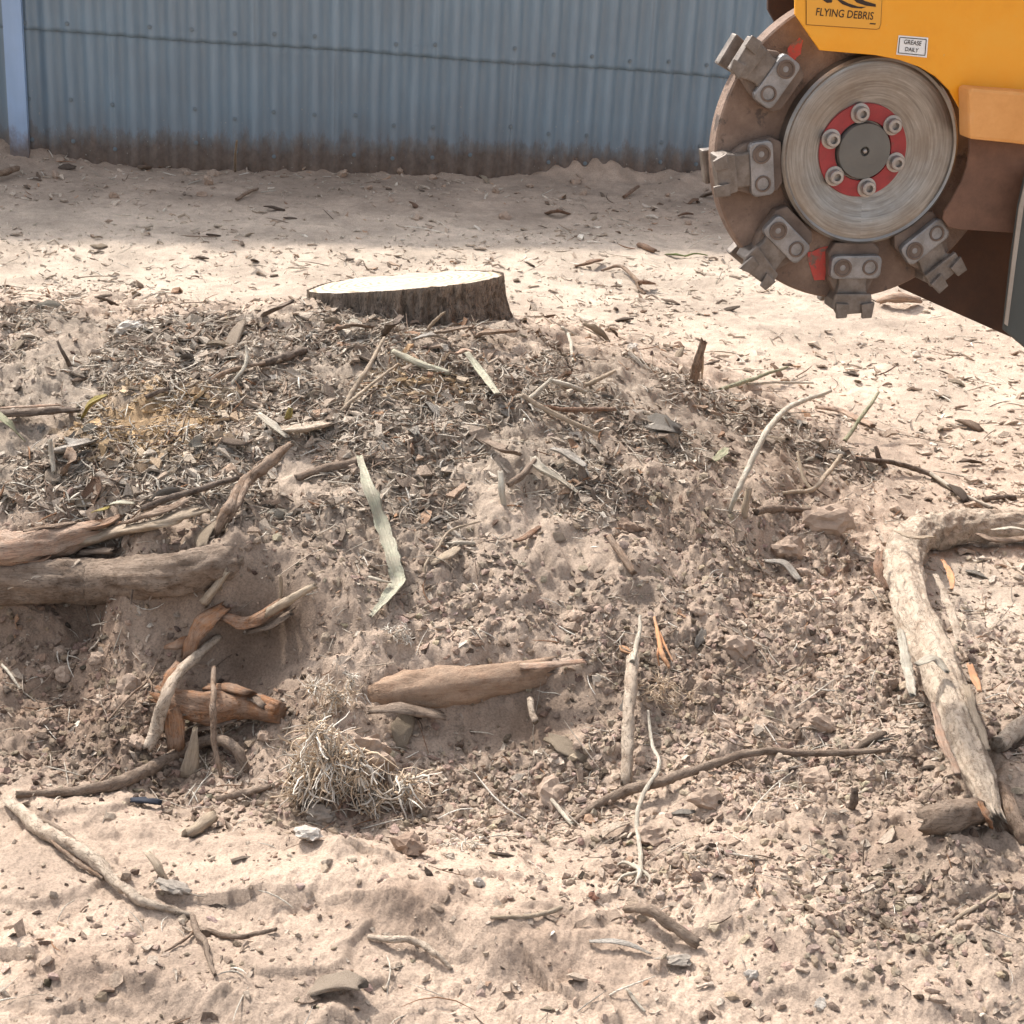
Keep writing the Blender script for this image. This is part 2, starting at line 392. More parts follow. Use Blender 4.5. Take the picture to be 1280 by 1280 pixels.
def metal_mat(name, cols, rough=.5, metal=.6, scale=25, bump=.001, extra=None):
    m = M(name, rough, .4, metal); ob = m.coord('Object')
    c = m.ramp(m.noise(ob, scale, 6, .7), list(zip(np.linspace(.3, .7, len(cols)), cols)))
    if extra: c = m.mix(m.ramp(m.noise(ob, extra[1], 5, .65), [(extra[2], grey(0)), (extra[2] + .08, grey(1))]), c, extra[0])
    m.col(c); m.bump(m.noise(ob, 150, 5, .7), bump, .8)
    r = m.ramp(m.noise(ob, scale * 2, 4), [(.3, grey(max(.1, rough - .12))), (.7, grey(min(1, rough + .2)))]); m.l(r, m.b.inputs['Roughness'])
metal_mat('disc_steel', [(.11, .075, .058), (.19, .13, .098), (.31, .225, .175)], .7, .25, 10, .003, extra=((.10, .075, .062), 30, .58))
metal_mat('tooth_steel', [(.09, .075, .065), (.17, .145, .125), (.27, .235, .21)], .5, .55, 40)
metal_mat('holder_steel', [(.10, .072, .057), (.16, .12, .097), (.23, .18, .145)], .75, .25, 30)
metal_mat('clamp_steel', [(.14, .135, .135), (.24, .235, .235), (.34, .33, .33)], .42, .65, 45)
metal_mat('bolt_steel', [(.28, .25, .23), (.45, .42, .39)], .4, .7, 60)
metal_mat('hub_cap_steel', [(.13, .125, .115), (.18, .175, .16)], .55, .5, 30)
metal_mat('red_paint', [(.20, .028, .028), (.30, .038, .038), (.36, .05, .05)], .55, .0, 30, extra=((.16, .07, .055), 30, .62))
metal_mat('red_wear', [(.40, .06, .05), (.50, .08, .06)], .6, .0, 40, extra=((.18, .11, .085), 45, .5))
metal_mat('rust_shade_plate', [(.11, .06, .04), (.18, .10, .068), (.25, .145, .10)], .7, .15, 9)  # worn brown with the shade under the ledge mixed into the colour
metal_mat('dark_plate', [(.045, .027, .021), (.07, .042, .032), (.10, .06, .045)], .8, .1, 9)
metal_mat('rubber', [(.06, .065, .06), (.085, .09, .085)], .8, 0, 12)
metal_mat('lit_rubber_edge', [(.28, .24, .2), (.4, .35, .3)], .9, 0, 20)
metal_mat('yellow_paint', [(.72, .285, .012), (.80, .335, .015), (.80, .37, .035)], .45, 0, 5, .0004, extra=((.66, .36, .10), 120, .66))
metal_mat('dusty_yellow_paint', [(.60, .27, .07), (.70, .34, .11), (.72, .40, .19)], .65, 0, 8)
m = M('decal_orange', .5, .4); m.col((.74, .35, .04))
m = M('decal_white', .4, .4); m.col((.75, .75, .74))
m = M('decal_ink', .5, .3); m.col((.035, .022, .015))
m = M('decal_line', .5, .3); m.col((.28, .13, .02))
m = M('hub_steel', .40, .5, .85)
ob = m.coord('Object'); sp = m.n('ShaderNodeSeparateXYZ'); m.l(ob, sp.inputs[0])
rad = m.math('SQRT', m.math('ADD', m.math('POWER', sp.outputs[0], 2.0), m.math('POWER', sp.outputs[2], 2.0)))
cb = m.n('ShaderNodeCombineXYZ'); m.l(rad, cb.inputs[0]); ang = m.math('ARCTAN2', sp.outputs[0], sp.outputs[2]); m.l(m.math('MULTIPLY', ang, .006), cb.inputs[1])
g = m.noise(cb.outputs[0], 260, 5, .65)
c = m.ramp(g, [(.3, (.17, .16, .15)), (.5, (.27, .26, .245)), (.72, (.38, .37, .35))])
c = m.mix(m.ramp(m.noise(ob, 16, 5, .7), [(.42, grey(0)), (.65, grey(.55))]), c, (.20, .165, .135))
m.col(c); m.bump(g, .0006, .7)

# ------------------------------------------------------------------ the ground: one sheet, fine in front, coarse to the horizon
def make_ground():
    ys = [1.42]
    while ys[-1] < 7.9: ys.append(ys[-1] * (1 + .00235))
    yl = list(-np.geomspace(60, .2, 16)) + list(np.linspace(0, 1.38, 40)) + ys + list(np.geomspace(8.0, 140, 50))
    yv = np.array(yl)
    s = np.linspace(-1, 1, 610); outer = np.geomspace(1.02, 60, 36)
    sv = np.concatenate([-outer[::-1], s, outer])
    wv_ = .36 * np.clip(yv, 1.4, 9.0) + .22
    X = sv[None, :] * wv_[:, None]; Y = np.repeat(yv[:, None], len(sv), 1)
    x = X.ravel(); y = Y.ravel(); z = height(x, y)
    z = np.where((y > 9) | (np.abs(x) > 6), z * .3, z)
    V = np.stack([x, y, z], 1)
    r, cN = X.shape; idx = np.arange(r * cN).reshape(r, cN)
    Fq = np.stack([idx[:-1, :-1], idx[:-1, 1:], idx[1:, 1:], idx[1:, :-1]], -1).reshape(-1, 4)
    me = np_mesh('ground', V, [Fq], True)
    vcol(me, soil_tint(x, y))
    g = link('ground', me, MATS['dry_soil']); tag(g, kind='structure')
    return g

def soil_tint(x, y):
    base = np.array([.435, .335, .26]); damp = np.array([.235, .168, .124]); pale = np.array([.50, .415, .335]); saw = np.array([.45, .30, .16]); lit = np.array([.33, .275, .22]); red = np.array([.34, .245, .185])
    c = np.repeat(base[None], len(x), 0)
    def mx(c, col, k): k = np.clip(k, 0, 1)[:, None]; return c * (1 - k) + col[None] * k
    c = mx(c, pale, z_pale(x, y)); c = mx(c, red, sstep(6.3, 7.0, y) * .35)
    c = mx(c, lit, z_litter(x, y) * .8)
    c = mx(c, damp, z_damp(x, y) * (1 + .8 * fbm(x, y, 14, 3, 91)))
    c = mx(c, saw, sstep(.2, .6, z_saw(x, y) + .5 * fbm(x, y, 25, 3, 95)) * .75 * (z_saw(x, y) > .08))
    return c * (1 + .35 * fbm(x, y, 5, 4, 99))[:, None]
make_ground()

# ------------------------------------------------------------------ stems, roots, slabs, blades
def catmull(P, k):
    P = np.asarray(P, float)
    if len(P) == 2: t = np.linspace(0, 1, k)[:, None]; return P[0] * (1 - t) + P[1] * t
    Q = np.vstack([2 * P[0] - P[1], P, 2 * P[-1] - P[-2]]); out = []
    u = np.linspace(0, len(P) - 1, k)
    for t in u:
        i = min(int(t), len(P) - 2); f = t - i; a, b, c, d = Q[i:i + 4]
        out.append(.5 * ((2 * b) + (-a + c) * f + (2 * a - 5 * b + 4 * c - d) * f * f + (-a + 3 * b - 3 * c + d) * f ** 3))
    return np.array(out)

def stem_mesh(name, P, R, flat=1.0, sides=10, rough=.15, jag=(.3, .3), seed=0, ridges=0.0, curl=0.0, rings=None, wob=0.25, fine=.16):
    P = np.asarray(P, float); R = np.asarray(R, float)
    L = np.linalg.norm(np.diff(P, axis=0), axis=1).sum(); rm = max(R.max(), 1e-4)
    k = rings or int(np.clip(L / (rm * .45), 8, 130))
    Q = catmull(P, k); r = np.interp(np.linspace(0, len(R) - 1, k), np.arange(len(R)), R)
    sarr = np.linspace(0, L, k)
    if wob and k > 6:
        for ax in range(3):
            Q[:, ax] += wob * rm * 2 * fbm(sarr / (rm * 10) + 3.1 * ax, np.full(k, seed * 1.37), 1.0, 3, seed + ax) * np.minimum(1, np.linspace(0, 4, k))
    T = np.gradient(Q, axis=0); T /= np.linalg.norm(T, axis=1)[:, None] + 1e-12
    up = np.array([0, 0, 1.0]) if abs(T[:, 2].mean()) < .8 else np.array([0, -1.0, 0])
    Sd = np.cross(T, up); Sd /= np.linalg.norm(Sd, axis=1)[:, None] + 1e-9; U = np.cross(Sd, T)
    a = np.linspace(0, 2 * np.pi, sides, endpoint=False)
    A, SS = np.meshgrid(a, sarr); ca, sa = np.cos(A), np.sin(A)
    f = 1 / rm
    d = 1 + rough * 1.6 * fbm(ca * .9 + SS * f * .33, sa * .9 + SS * f * .41 + seed * 7.7, 1.0, 4, seed)
    if ridges: d = d + ridges * (np.abs(fbm(ca * 3.2 + seed, sa * 3.2 + SS * f * .12, 1.0, 3, seed + 5)) * 2 - .3)
    if sides >= 12: d = d + fine * fbm(ca * 3.4 + SS * f * .9 + seed, sa * 3.4 - SS * f * .7, 1.0, 4, seed + 9, .6)
    rr = r[:, None] * d
    x = ca * rr; yv = sa * rr * flat + curl * rr * (ca ** 2)
    V = Q[:, None, :] + Sd[:, None, :] * x[..., None] + U[:, None, :] * yv[..., None]
    h = hsh(np.arange(sides), np.full(sides, 3), seed); h2 = hsh(np.arange(sides), np.full(sides, 8), seed)
    V[-1] += T[-1] * (h * jag[1] * 3 * r[-1])[:, None]; V[0] -= T[0] * (h2 * jag[0] * 3 * r[0])[:, None]
    caps = np.stack([Q[0] + T[0] * r[0] * .1 * (jag[0] > .2), Q[-1] - T[-1] * r[-1] * .1 * (jag[1] > .2)])
    vv = np.concatenate([V.reshape(-1, 3), caps]); idx = np.arange(k * sides).reshape(k, sides); nx = np.roll(idx, -1, 1)
    Fq = np.stack([idx[:-1], nx[:-1], nx[1:], idx[1:]], -1).reshape(-1, 4)
    c0, c1 = k * sides, k * sides + 1
    Ft = np.concatenate([np.stack([np.full(sides, c0), nx[0], idx[0]], -1), np.stack([np.full(sides, c1), idx[-1], nx[-1]], -1)])
    me = np_mesh(name, vv, [Fq[:, ::-1], Ft[:, ::-1]], True)
    gr = np.zeros((len(vv), 3), np.float32); gr[:-2, 0] = (ca * rm * .6).ravel(); gr[:-2, 1] = (sa * rm * .6).ravel(); gr[:-2, 2] = SS.ravel()
    if flat < .5: gr[:-2, 0] = x.ravel(); gr[:-2, 1] = seed * .01
    gr[-2:] = [[.02, .03, 0], [.02, .03, L]]; gr[:, 1] += seed * .13
    at_ = me.attributes.new('grain', 'FLOAT_VECTOR', 'POINT'); at_.data.foreach_set('vector', gr.ravel())
    return me

_seed = [10]
def pts_of(pts):
    W = []
    for p in pts: W.append(at(p[0], p[1], p[2] if len(p) > 2 else 0.0))
    return W
def stem(name, label, cat, pts, radii, mat, parent=None, lift=None, group=None, **kw):
    """pts: (across, down, height above the soil) along the stem in the picture; radii in picture pixels"""
    _seed[0] += 1
    base = []
    r0 = radii if isinstance(radii, (list, tuple)) else [radii] * 2
    rp = np.interp(np.linspace(0, 1, len(pts)), np.linspace(0, 1, len(r0)), r0)
    fl = kw.get('flat', 1.0)
    for p, rpx in zip(pts, rp):
        lf = p[2] if len(p) > 2 else None
        if lf is None: lf = (rpx * 2.9 / F_PX) * (.45 if fl > .6 else .5 * fl) + .003
        base.append(at(p[0], p[1], lf))
    base = np.array(base)
    dist = np.linalg.norm(base - CAM_O, axis=1)
    R = rp * dist / F_PX
    org = base[0].copy() if parent is None else np.array(parent['org'])
    me = stem_mesh(name, base - org, R, seed=_seed[0], **kw)
    o = link(name, me, MATS[mat], parent)
    if parent is None:
        o.location = org; tag(o, label, cat, group); o['org'] = [float(q) for q in org]
    return o

# ------------------------------------------------------------------ corrugated fence
FA = at_z(100, 208, 0.0); FB = at_z(860, 229, 0.0)
fdir = (FB - FA) / np.linalg.norm(FB - FA)
FX0 = FA - fdir * 4.2                                        # fence foot, far left
fence = link('corrugated_fence', None); fence.location = (FX0[0], FX0[1], 0)
fence.rotation_euler = (0, 0, math.atan2(fdir[1], fdir[0]))
tag(fence, 'blue grey corrugated metal fence with muddy foot along the back of the yard', 'fence')
fnorm = np.array([fdir[1], -fdir[0], 0.0])                   # towards the viewer
def fence_uv(px, py, off=0.0):
    d = ray(px, py); o = FX0 + fnorm * off; t = ((o - CAM_O) @ fnorm) / (d @ fnorm); P = CAM_O + d * t
    return float((P - FX0) @ fdir), float(P[2])
s0 = fence_uv(40, 37); s1 = fence_uv(900, 96)
seam = lambda u: s0[1] + (s1[1] - s0[1]) * (u - s0[0]) / (s1[0] - s0[0])
PITCHC = .087; AMP = .0135; FTOP = 2.02
def sheet(u0, ncor, zb, zt, off, seed, wavy=0.0):
    k = ncor * 8 + 1; u = u0 + np.linspace(0, ncor * PITCHC, k)
    rowsz = 9; V = []; rs = np.random.default_rng(seed)
    lean = rs.normal(0, .0025)
    for j in range(rowsz):
        f = (0, .012, .1, .25, .4, .55, .7, .85, 1.0)[j]; zb_ = np.array([zb(q) for q in u]); zt_ = np.array([zt(q) for q in u]); z = zb_ + (zt_ - zb_) * f
        cw_ = np.cos(2 * np.pi * u / PITCHC); y = -off - AMP * np.sign(cw_) * np.abs(cw_) ** .75 + .002 * fbm(u * .8, z * .5, 1.0, 2, seed)
        if j == 0: y = y - wavy * (.5 + fbm(u, z, 9, 2, seed + 3))
        V.append(np.stack([u, y, z], 1))
    V = np.concatenate(V); idx = np.arange(rowsz * k).reshape(rowsz, k)
    Fq = np.stack([idx[:-1, :-1], idx[:-1, 1:], idx[1:, 1:], idx[1:, :-1]], -1).reshape(-1, 4)
    me = np_mesh('corrugated_sheet', V, [Fq], True)
    o = link('corrugated_sheet', me, MATS['fence_paint'], fence)
    md = o.modifiers.new('gauge', 'SOLIDIFY'); md.thickness = .0012; md.offset = 0
NS = 11
for i in range(NS):
    sheet(i * 10 * PITCHC - .0, 11, lambda q: -.25, lambda q: seam(q) + .10, .002 * (i % 2), 100 + i)
for i in range(NS):
    sheet((i * 10 - 4) * PITCHC, 11, lambda q: seam(q) + .003 * math.sin(q * 5), lambda q: FTOP, .006 + .002 * (i % 2), 200 + i, .004)
bm = bmesh.new()
bmesh.ops.create_cone(bm, cap_ends=True, segments=12, radius1=.0095, radius2=.0085, depth=.0025, matrix=Matrix.Rotation(math.pi / 2, 4, 'X'))
bmesh.ops.create_cone(bm, cap_ends=True, segments=6, radius1=.0062, radius2=.0058, depth=.008, matrix=Matrix.Translation((0, -.004, 0)) @ Matrix.Rotation(math.pi / 2, 4, 'X'))
scr = bpy.data.meshes.new('screw'); bm.to_mesh(scr); bm.free(); scr.materials.append(MATS['screw_metal'])
u_lo = fence_uv(0, 100)[0]; u_hi = fence_uv(900, 100)[0]
for zf, off in ((lambda q: seam(q) + .055, .0085), (lambda q: seam(q) - .29, .002), (lambda q: .10, .002)):
    for j in range(int(u_lo / (2 * PITCHC)) - 3, int(u_hi / (2 * PITCHC)) + 4):
        if rng.random() < .18: continue
        u = (2 * j) * PITCHC
        o = link('screw', scr, None, fence); o.location = (u + rng.normal(0, .003), -off - AMP - .0035, zf(u) + rng.normal(0, .014)); o.rotation_euler = (0, rng.uniform(0, 3), 0)
pu0 = fence_uv(7, 60, .03)[0]; pu1 = fence_uv(31, 60, .03)[0]
def box_mesh(name, x0, x1, y0, y1, z0, z1, bev=.003, seg=2):
    bm = bmesh.new(); bmesh.ops.create_cube(bm, size=1.0)
    for v in bm.verts: v.co = Vector((x0 + (v.co.x + .5) * (x1 - x0), y0 + (v.co.y + .5) * (y1 - y0), z0 + (v.co.z + .5) * (z1 - z0)))
    if bev: bmesh.ops.bevel(bm, geom=list(bm.edges), offset=bev, segments=seg, affect='EDGES', profile=.6)
    me = bpy.data.meshes.new(name); bm.to_mesh(me); bm.free(); return me
post = link('post', box_mesh('post', pu0, pu1, -.075, -.022, .0, FTOP + .03, .004), MATS['post_paint'], fence)
for uu in (pu0 + 2.6, pu0 + 5.2): link('post', box_mesh('post', uu, uu + .1, .02, .07, -.3, FTOP + .02, .004), MATS['post_paint'], fence)
for zz in (.35, 1.05, 1.75): link('rail', box_mesh('rail', .0, NS * 10 * PITCHC, .02, .055, zz, zz + .05, .003), MATS['post_paint'], fence)

# ------------------------------------------------------------------ stump grinder
YAW = math.radians(13)
HUB = CAM_O + ray(1078, 186) * 2.93
MU = np.array([math.cos(YAW), math.sin(YAW), 0]); MN = np.array([math.sin(YAW), -math.cos(YAW), 0])
grinder = link('stump_grinder', None); grinder.location = (HUB[0], HUB[1], 0); grinder.rotation_euler = (0, 0, YAW)
tag(grinder, 'yellow stump grinder with raised toothed cutter wheel beside the fence', 'stump grinder')
HZ = HUB[2]
def mp(px, py, off=0.0):
    d = ray(px, py); o = HUB + MN * off; t = ((o - CAM_O) @ MN) / (d @ MN); P = CAM_O + d * t
    return (float((P - HUB) @ MU), float(P[2] - HUB[2]))
def prism(name, poly, y0, y1, mat, parent=grinder, bev=.0025, org=(0, 0), jit=0.0):
    """outline in the wheel's plane (across, up), from y0 (towards the viewer, negative) to y1"""
    bm = bmesh.new()
    if jit: poly = [(p[0] + rng.normal(0, jit), p[1] + rng.normal(0, jit)) for p in poly]
    vs = [bm.verts.new((p[0] - org[0], y0, p[1] - org[1])) for p in poly]
    f = bm.faces.new(vs); bm.normal_update()
    if f.normal.y > 0: f.normal_flip()
    r = bmesh.ops.extrude_face_region(bm, geom=[f])
    for e in r['geom']:
        if isinstance(e, bmesh.types.BMVert): e.co.y = y1
    f2 = [e for e in r['geom'] if isinstance(e, bmesh.types.BMFace)]
    bmesh.ops.recalc_face_normals(bm, faces=list(bm.faces))
    if bev: bmesh.ops.bevel(bm, geom=[e for e in bm.edges if e.calc_face_angle(0) > .6], offset=bev, segments=2, affect='EDGES', profile=.6)
    bmesh.ops.triangulate(bm, faces=[f for f in bm.faces if len(f.verts) > 4])
    me = bpy.data.meshes.new(name); bm.to_mesh(me); bm.free()
    o = link(name, me, MATS[mat], parent); return o
def lathe(name, prof, mat, parent, seg=96, loc=(0, 0, 0), holes=None):
    """prof: list of (radius, y) turned round the wheel's axle"""
    a = np.linspace(0, 2 * np.pi, seg, endpoint=False); V = []; 
    for r, y in prof: V.append(np.stack([np.cos(a) * r, np.full(seg, y), np.sin(a) * r], 1))
    k = len(prof); V = np.concatenate(V); idx = np.arange(k * seg).reshape(k, seg); nx = np.roll(idx, -1, 1)
    Fq = np.stack([idx[:-1], nx[:-1], nx[1:], idx[1:]], -1).reshape(-1, 4)
    me = np_mesh(name, V, [Fq], True)
    bm = bmesh.new(); bm.from_mesh(me); bmesh.ops.remove_doubles(bm, verts=list(bm.verts), dist=1e-6)
    bmesh.ops.recalc_face_normals(bm, faces=list(bm.faces))
    for e in bm.edges: e.smooth = e.calc_face_angle(0) < .5
    bm.to_mesh(me); bm.free()
    o = link(name, me, MATS[mat], parent); o.location = loc; return o
def ll(x): return x
WR = .256
wheel = lathe('cutter_wheel', [(0.0001, .0), (WR - .003, .0), (WR, .003), (WR, .033), (WR - .003, .036), (.0001, .036)], 'disc_steel', grinder, 128, (-.002, 0, HZ))
hub = lathe('hub_plate', [(.156, -.001), (.1555, -.022), (.151, -.026), (.147, -.0235), (.142, -.025), (.11, -.019), (.08, -.012), (.0001, -.0095)], 'hub_steel', wheel, 128, (.007, 0, 0))
HC = -.004
lathe('hub_ring', [(.0775, -.0115), (.0765, -.017), (.05, -.0175), (.049, -.014)], 'red_paint', wheel, 96, (HC, 0, 0))
lathe('hub_cap', [(.0465, -.012), (.0465, -.021), (.045, -.024), (.008, -.025), (.007, -.018), (.0001, -.018)], 'hub_cap_steel', wheel, 64, (HC, 0, 0))
lathe('grease_nipple', [(.0042, -.018), (.0042, -.024), (.003, -.027), (.0001, -.028)], 'bolt_steel', wheel, 16, (HC, 0, 0))
bp = [mp(1067, 140, .035), mp(1110, 151, .035), mp(1121, 196, .035), mp(1090, 231, .035), mp(1047, 221, .035), mp(1034, 177, .035)]
for k in range(6):
    a = math.radians(103 - 60 * k)
    lathe('bolt', [(.0165, -.0172), (.0165, -.0195), (.012, -.020), (.0118, -.031), (.0105, -.0325), (.0062, -.0325), (.0058, -.024), (.0001, -.024)], 'bolt_steel', wheel, 24,
          (HC + .0625 * math.cos(a), 0, .0625 * math.sin(a)))
# red paint left on the worn disc: thin irregular films
def film(poly_px, seed):
    P = [mp(a, b) for a, b in poly_px]; out = []
    for i in range(len(P)):
        a = np.array(P[i]); b = np.array(P[(i + 1) % len(P)])
        for t in (0, .33, .66): out.append(a + (b - a) * t + rng.normal(0, .0022, 2))
    o = prism('paint_patch', out, -.0012, -.0002, 'red_wear', wheel, 0); o.location = (.002, 0, 0)
film([(1008, 316), (1030, 306), (1058, 310), (1036, 322), (1030, 350), (1013, 346)], 1)
film([(985, 60), (1000, 46), (1003, 62), (992, 76), (980, 74)], 2)
film([(938, 325), (946, 318), (950, 328), (940, 334)], 3)
def tooth(deg, kind):
    """a cutter: holder bolted to the disc with a two-bolt clamp, tooth sticking out past the rim"""
    a = math.radians(deg); t = link('cutter_tooth', None, None, grinder)
    t.location = (-.002 + kind * math.cos(a), 0, HZ + kind * math.sin(a)); t.rotation_euler = (rng.normal(0, .02), -a + rng.normal(0, .03), 0); t.scale = (1, 1, rng.uniform(.93, 1.06))
    # local: +x outward along the radius, +z tangential
    prism('holder', [(.150, -.036), (.150, .030), (.160, .043), (.185, .046), (.212, .040), (.238, .030), (.240, -.026), (.214, -.040), (.168, -.046)], -.020, -.0005, 'holder_steel', t, .004)
    pts = []                                             # clamp: a bar with rounded corners lying across the radius
    for cx, cz, q0 in ((.1995, .034, 0), (.180, .034, 90), (.180, -.034, 180), (.1995, -.034, 270)):
        for q in (0, 22, 45, 68, 90): th = math.radians(q0 + q); pts.append((cx + .0105 * math.cos(th), cz + .0105 * math.sin(th)))
    prism('clamp', pts, -.034, -.020, 'clamp_steel', t, .003)
    for s in (.024, -.024):
        rr = .0125 if s < 0 else .0105
        b = lathe('clamp_bolt', [(rr + .003, -.0342), (rr + .003, -.036), (rr, -.0365), (rr - .001, -.031 if s > 0 else -.0345), (.005, -.031 if s > 0 else -.0345), (.0045, -.029), (.0001, -.029)], 'holder_steel', t, 20, (.190, 0, s))
    prism('shank', [(.202, -.030), (.202, .028), (.216, .024), (.232, .024), (.246, .030), (.260, .028), (.264, -.032), (.248, -.034), (.236, -.029), (.218, -.026)], -.030, .012, 'tooth_steel', t, .003, jit=.0016)
    prism('tip', [(.234, -.032), (.237, .030), (.256, .033), (.268, .026), (.271, -.024), (.260, -.035)], -.040, -.0305, 'tooth_steel', t, .002, jit=.002)
    for zz in (-.022, .022):
        prism('carbide_tip', [(.252, zz - .011), (.250, zz + .012), (.275, zz + .010), (.277, zz - .008)], -.047, -.0405, 'tooth_steel', t, .0015, jit=.0018)
    prism('rear_tooth', [(.226, -.026), (.226, .026), (.264, .030), (.268, -.028)], .040, .062, 'tooth_steel', t, .004)
    return t
for d, q in ((148, .016), (191, -.004), (229, .004), (270.5, .004), (310, .004), (98, .01), (52, .01)): tooth(d, q)

G0 = .058
guard = prism('guard', [mp(*p, G0) for p in [(996, -330), (994, 18), (1025, 63), (1060, 66), (1095, 69), (1125, 75), (1150, 84), (1170, 96), (1187, 113), (1200, 136), (1208, 162), (1209, 172), (1330, 187), (1700, 220), (1700, -330)]], -G0, -G0 + .006, 'yellow_paint', grinder, .0015, (0, -HZ))
prism('side_plate', [mp(*p, G0 - .008) for p in [(1212, 160), (1212, 190), (1209, 208), (1202, 228), (1190, 250), (1181, 264), (1179, 274), (1186, 284), (1200, 287), (1300, 293), (1300, 165)]], -G0 + .008, -G0 + .014, 'rust_shade_plate', grinder, .0015, (0, -HZ))  # lower part of the guard; brown holds its wear and the bracket's shade
prism('back_guard', [mp(*p, -.10) for p in [(1115, 340), (1125, 360), (1190, 389), (1260, 420), (1500, 500), (1500, 150), (1180, 200)]], .10, .108, 'dark_plate', grinder, .0015, (0, -HZ))
prism('back_guard', [mp(*p, -.12) for p in [(958, -330), (960, 12), (970, 30), (1010, 60), (1100, 60), (1100, -330)]], .12, .128, 'dark_plate', grinder, .0015, (0, -HZ))
pa = mp(1000, -330, G0); pb = mp(1700, -330, G0)
link('top_plate', box_mesh('top_plate', pa[0], pb[0], -G0 + .007, .119, HZ + pa[1] - .02, HZ + pa[1] - .012, .002), MATS['yellow_paint'], grinder)
lo = mp(1211, 112, .1); hi = mp(1212, 174, .1); rt = mp(1330, 180, .1)
prism('bracket', [lo, mp(1216, 110, .1), mp(1400, 124, .1), mp(1400, 192, .1), mp(1300, 183, .1), hi], -.1, -G0 - .0005, 'dusty_yellow_paint', grinder, .006, (0, -HZ))
fl = prism('rubber_flap', [mp(*p, .09) for p in [(1287, 210), (1276, 258), (1266, 330), (1257, 414), (1290, 442), (1500, 500), (1500, 210)]], -.09, -.075, 'rubber', grinder, .003, (0, -HZ))
prism('flap_edge', [mp(*p, .094) for p in [(1285, 214), (1274, 260), (1265, 330), (1256, 405), (1260, 408), (1270, 330), (1280, 258), (1291, 214)]], -.094, -.0905, 'lit_rubber_edge', grinder, .001, (0, -HZ))  # pale strip paints the light falling on the flap's edge
# decals
def decal_box(px, mat, y, t, name='decal'):
    return prism(name, [mp(*p, G0) for p in px], y - t, y, mat, guard, 0, (0, -HZ))
Y0 = -G0 - .0006
decal_box([(1007, -70), (1007, 31), (1012, 31.5), (1095, 37), (1099, 36), (1101, 30), (1106, -70)], 'decal_line', Y0, .0004, 'warning_decal')
decal_box([(1008, -69), (1008, 30), (1012, 30.5), (1095, 36), (1098, 35), (1100, 30), (1105, -69)], 'decal_orange', Y0 - .0008, .0004, 'warning_decal')
decal_box([(1123, 44), (1160, 47), (1158, 72), (1120, 68)], 'decal_white', Y0, .0006, 'grease_label')
for a, b in (((1124.5, 46.5), (1157.5, 49.2)), ((1157.3, 49.5), (1155.6, 69)), ((1155.5, 69.2), (1122.5, 66)), ((1122.2, 66), (1124.2, 47))):
    dx, dy = b[0] - a[0], b[1] - a[1]; L = math.hypot(dx, dy); nx_, ny_ = -dy / L * .45, dx / L * .45
    decal_box([(a[0] + nx_, a[1] + ny_), (b[0] + nx_, b[1] + ny_), (b[0] - nx_, b[1] - ny_), (a[0] - nx_, a[1] - ny_)], 'decal_ink', Y0 - .001, .0003, 'label_border')
def lettering(txt, p0, p1, hpx, mat, y):
    """a line of type set on the guard between two points of its base line"""
    A = np.array(mp(*p0, G0)); B = np.array(mp(*p1, G0)); L = np.linalg.norm(B - A); ang = math.atan2(B[1] - A[1], B[0] - A[0])
    cu = bpy.data.curves.new('t', 'FONT'); cu.body = txt; cu.size = 1; cu.resolution_u = 3; cu.offset = .008
    tmp = bpy.data.objects.new('t', cu); C.objects.link(tmp); bpy.context.view_layer.update()
    me = bpy.data.meshes.new_from_object(tmp); bpy.data.objects.remove(tmp)
    co = np.array([v.co[:] for v in me.vertices]); x0, x1 = co[:, 0].min(), co[:, 0].max(); h0 = co[:, 1].max()
    hh = hpx * 2.87 / F_PX; me.materials.clear()
    for v in me.vertices:
        x = (v.co.x - x0) / (x1 - x0) * L; z = v.co.y / h0 * hh
        v.co = Vector((A[0] + x * math.cos(ang) - z * math.sin(ang), y, HZ + A[1] + x * math.sin(ang) + z * math.cos(ang)))
    o = link('lettering', me, MATS[mat], guard); return o
lettering('FLYING DEBRIS', (1019, 19), (1090.5, 24.5), 8.5, 'decal_ink', Y0 - .0018)
lettering('GREASE', (1129, 54.5), (1150.5, 57), 5.0, 'decal_ink', Y0 - .0016)
lettering('DAILY', (1130.5, 63.5), (1147, 65.3), 4.6, 'decal_ink', Y0 - .0016)
decal_box([(1087, 28.5), (1094, 29), (1093.5, 30.5), (1086, 30)], 'decal_ink', Y0 - .0016, .0003, 'small_print')
# flying-debris pictogram, only its foot is in the picture
for q in ([(1028, 0), (1034, -3), (1040, -1), (1039, 3), (1033, 3.5)], [(1044, -2), (1052, 0), (1060, 4), (1072, 8), (1082, 8.5), (1076, 10.5), (1064, 9.5), (1052, 5)],
          [(1060, -8), (1072, -6), (1080, 1), (1094, 5), (1094, 8.5), (1082, 7), (1070, 3)], [(1030, -30), (1046, -36), (1052, -20), (1040, -12)], [(1060, -44), (1076, -38), (1072, -22), (1058, -24)]):
    decal_box(q, 'decal_ink', Y0 - .0016, .0003, 'pictogram')
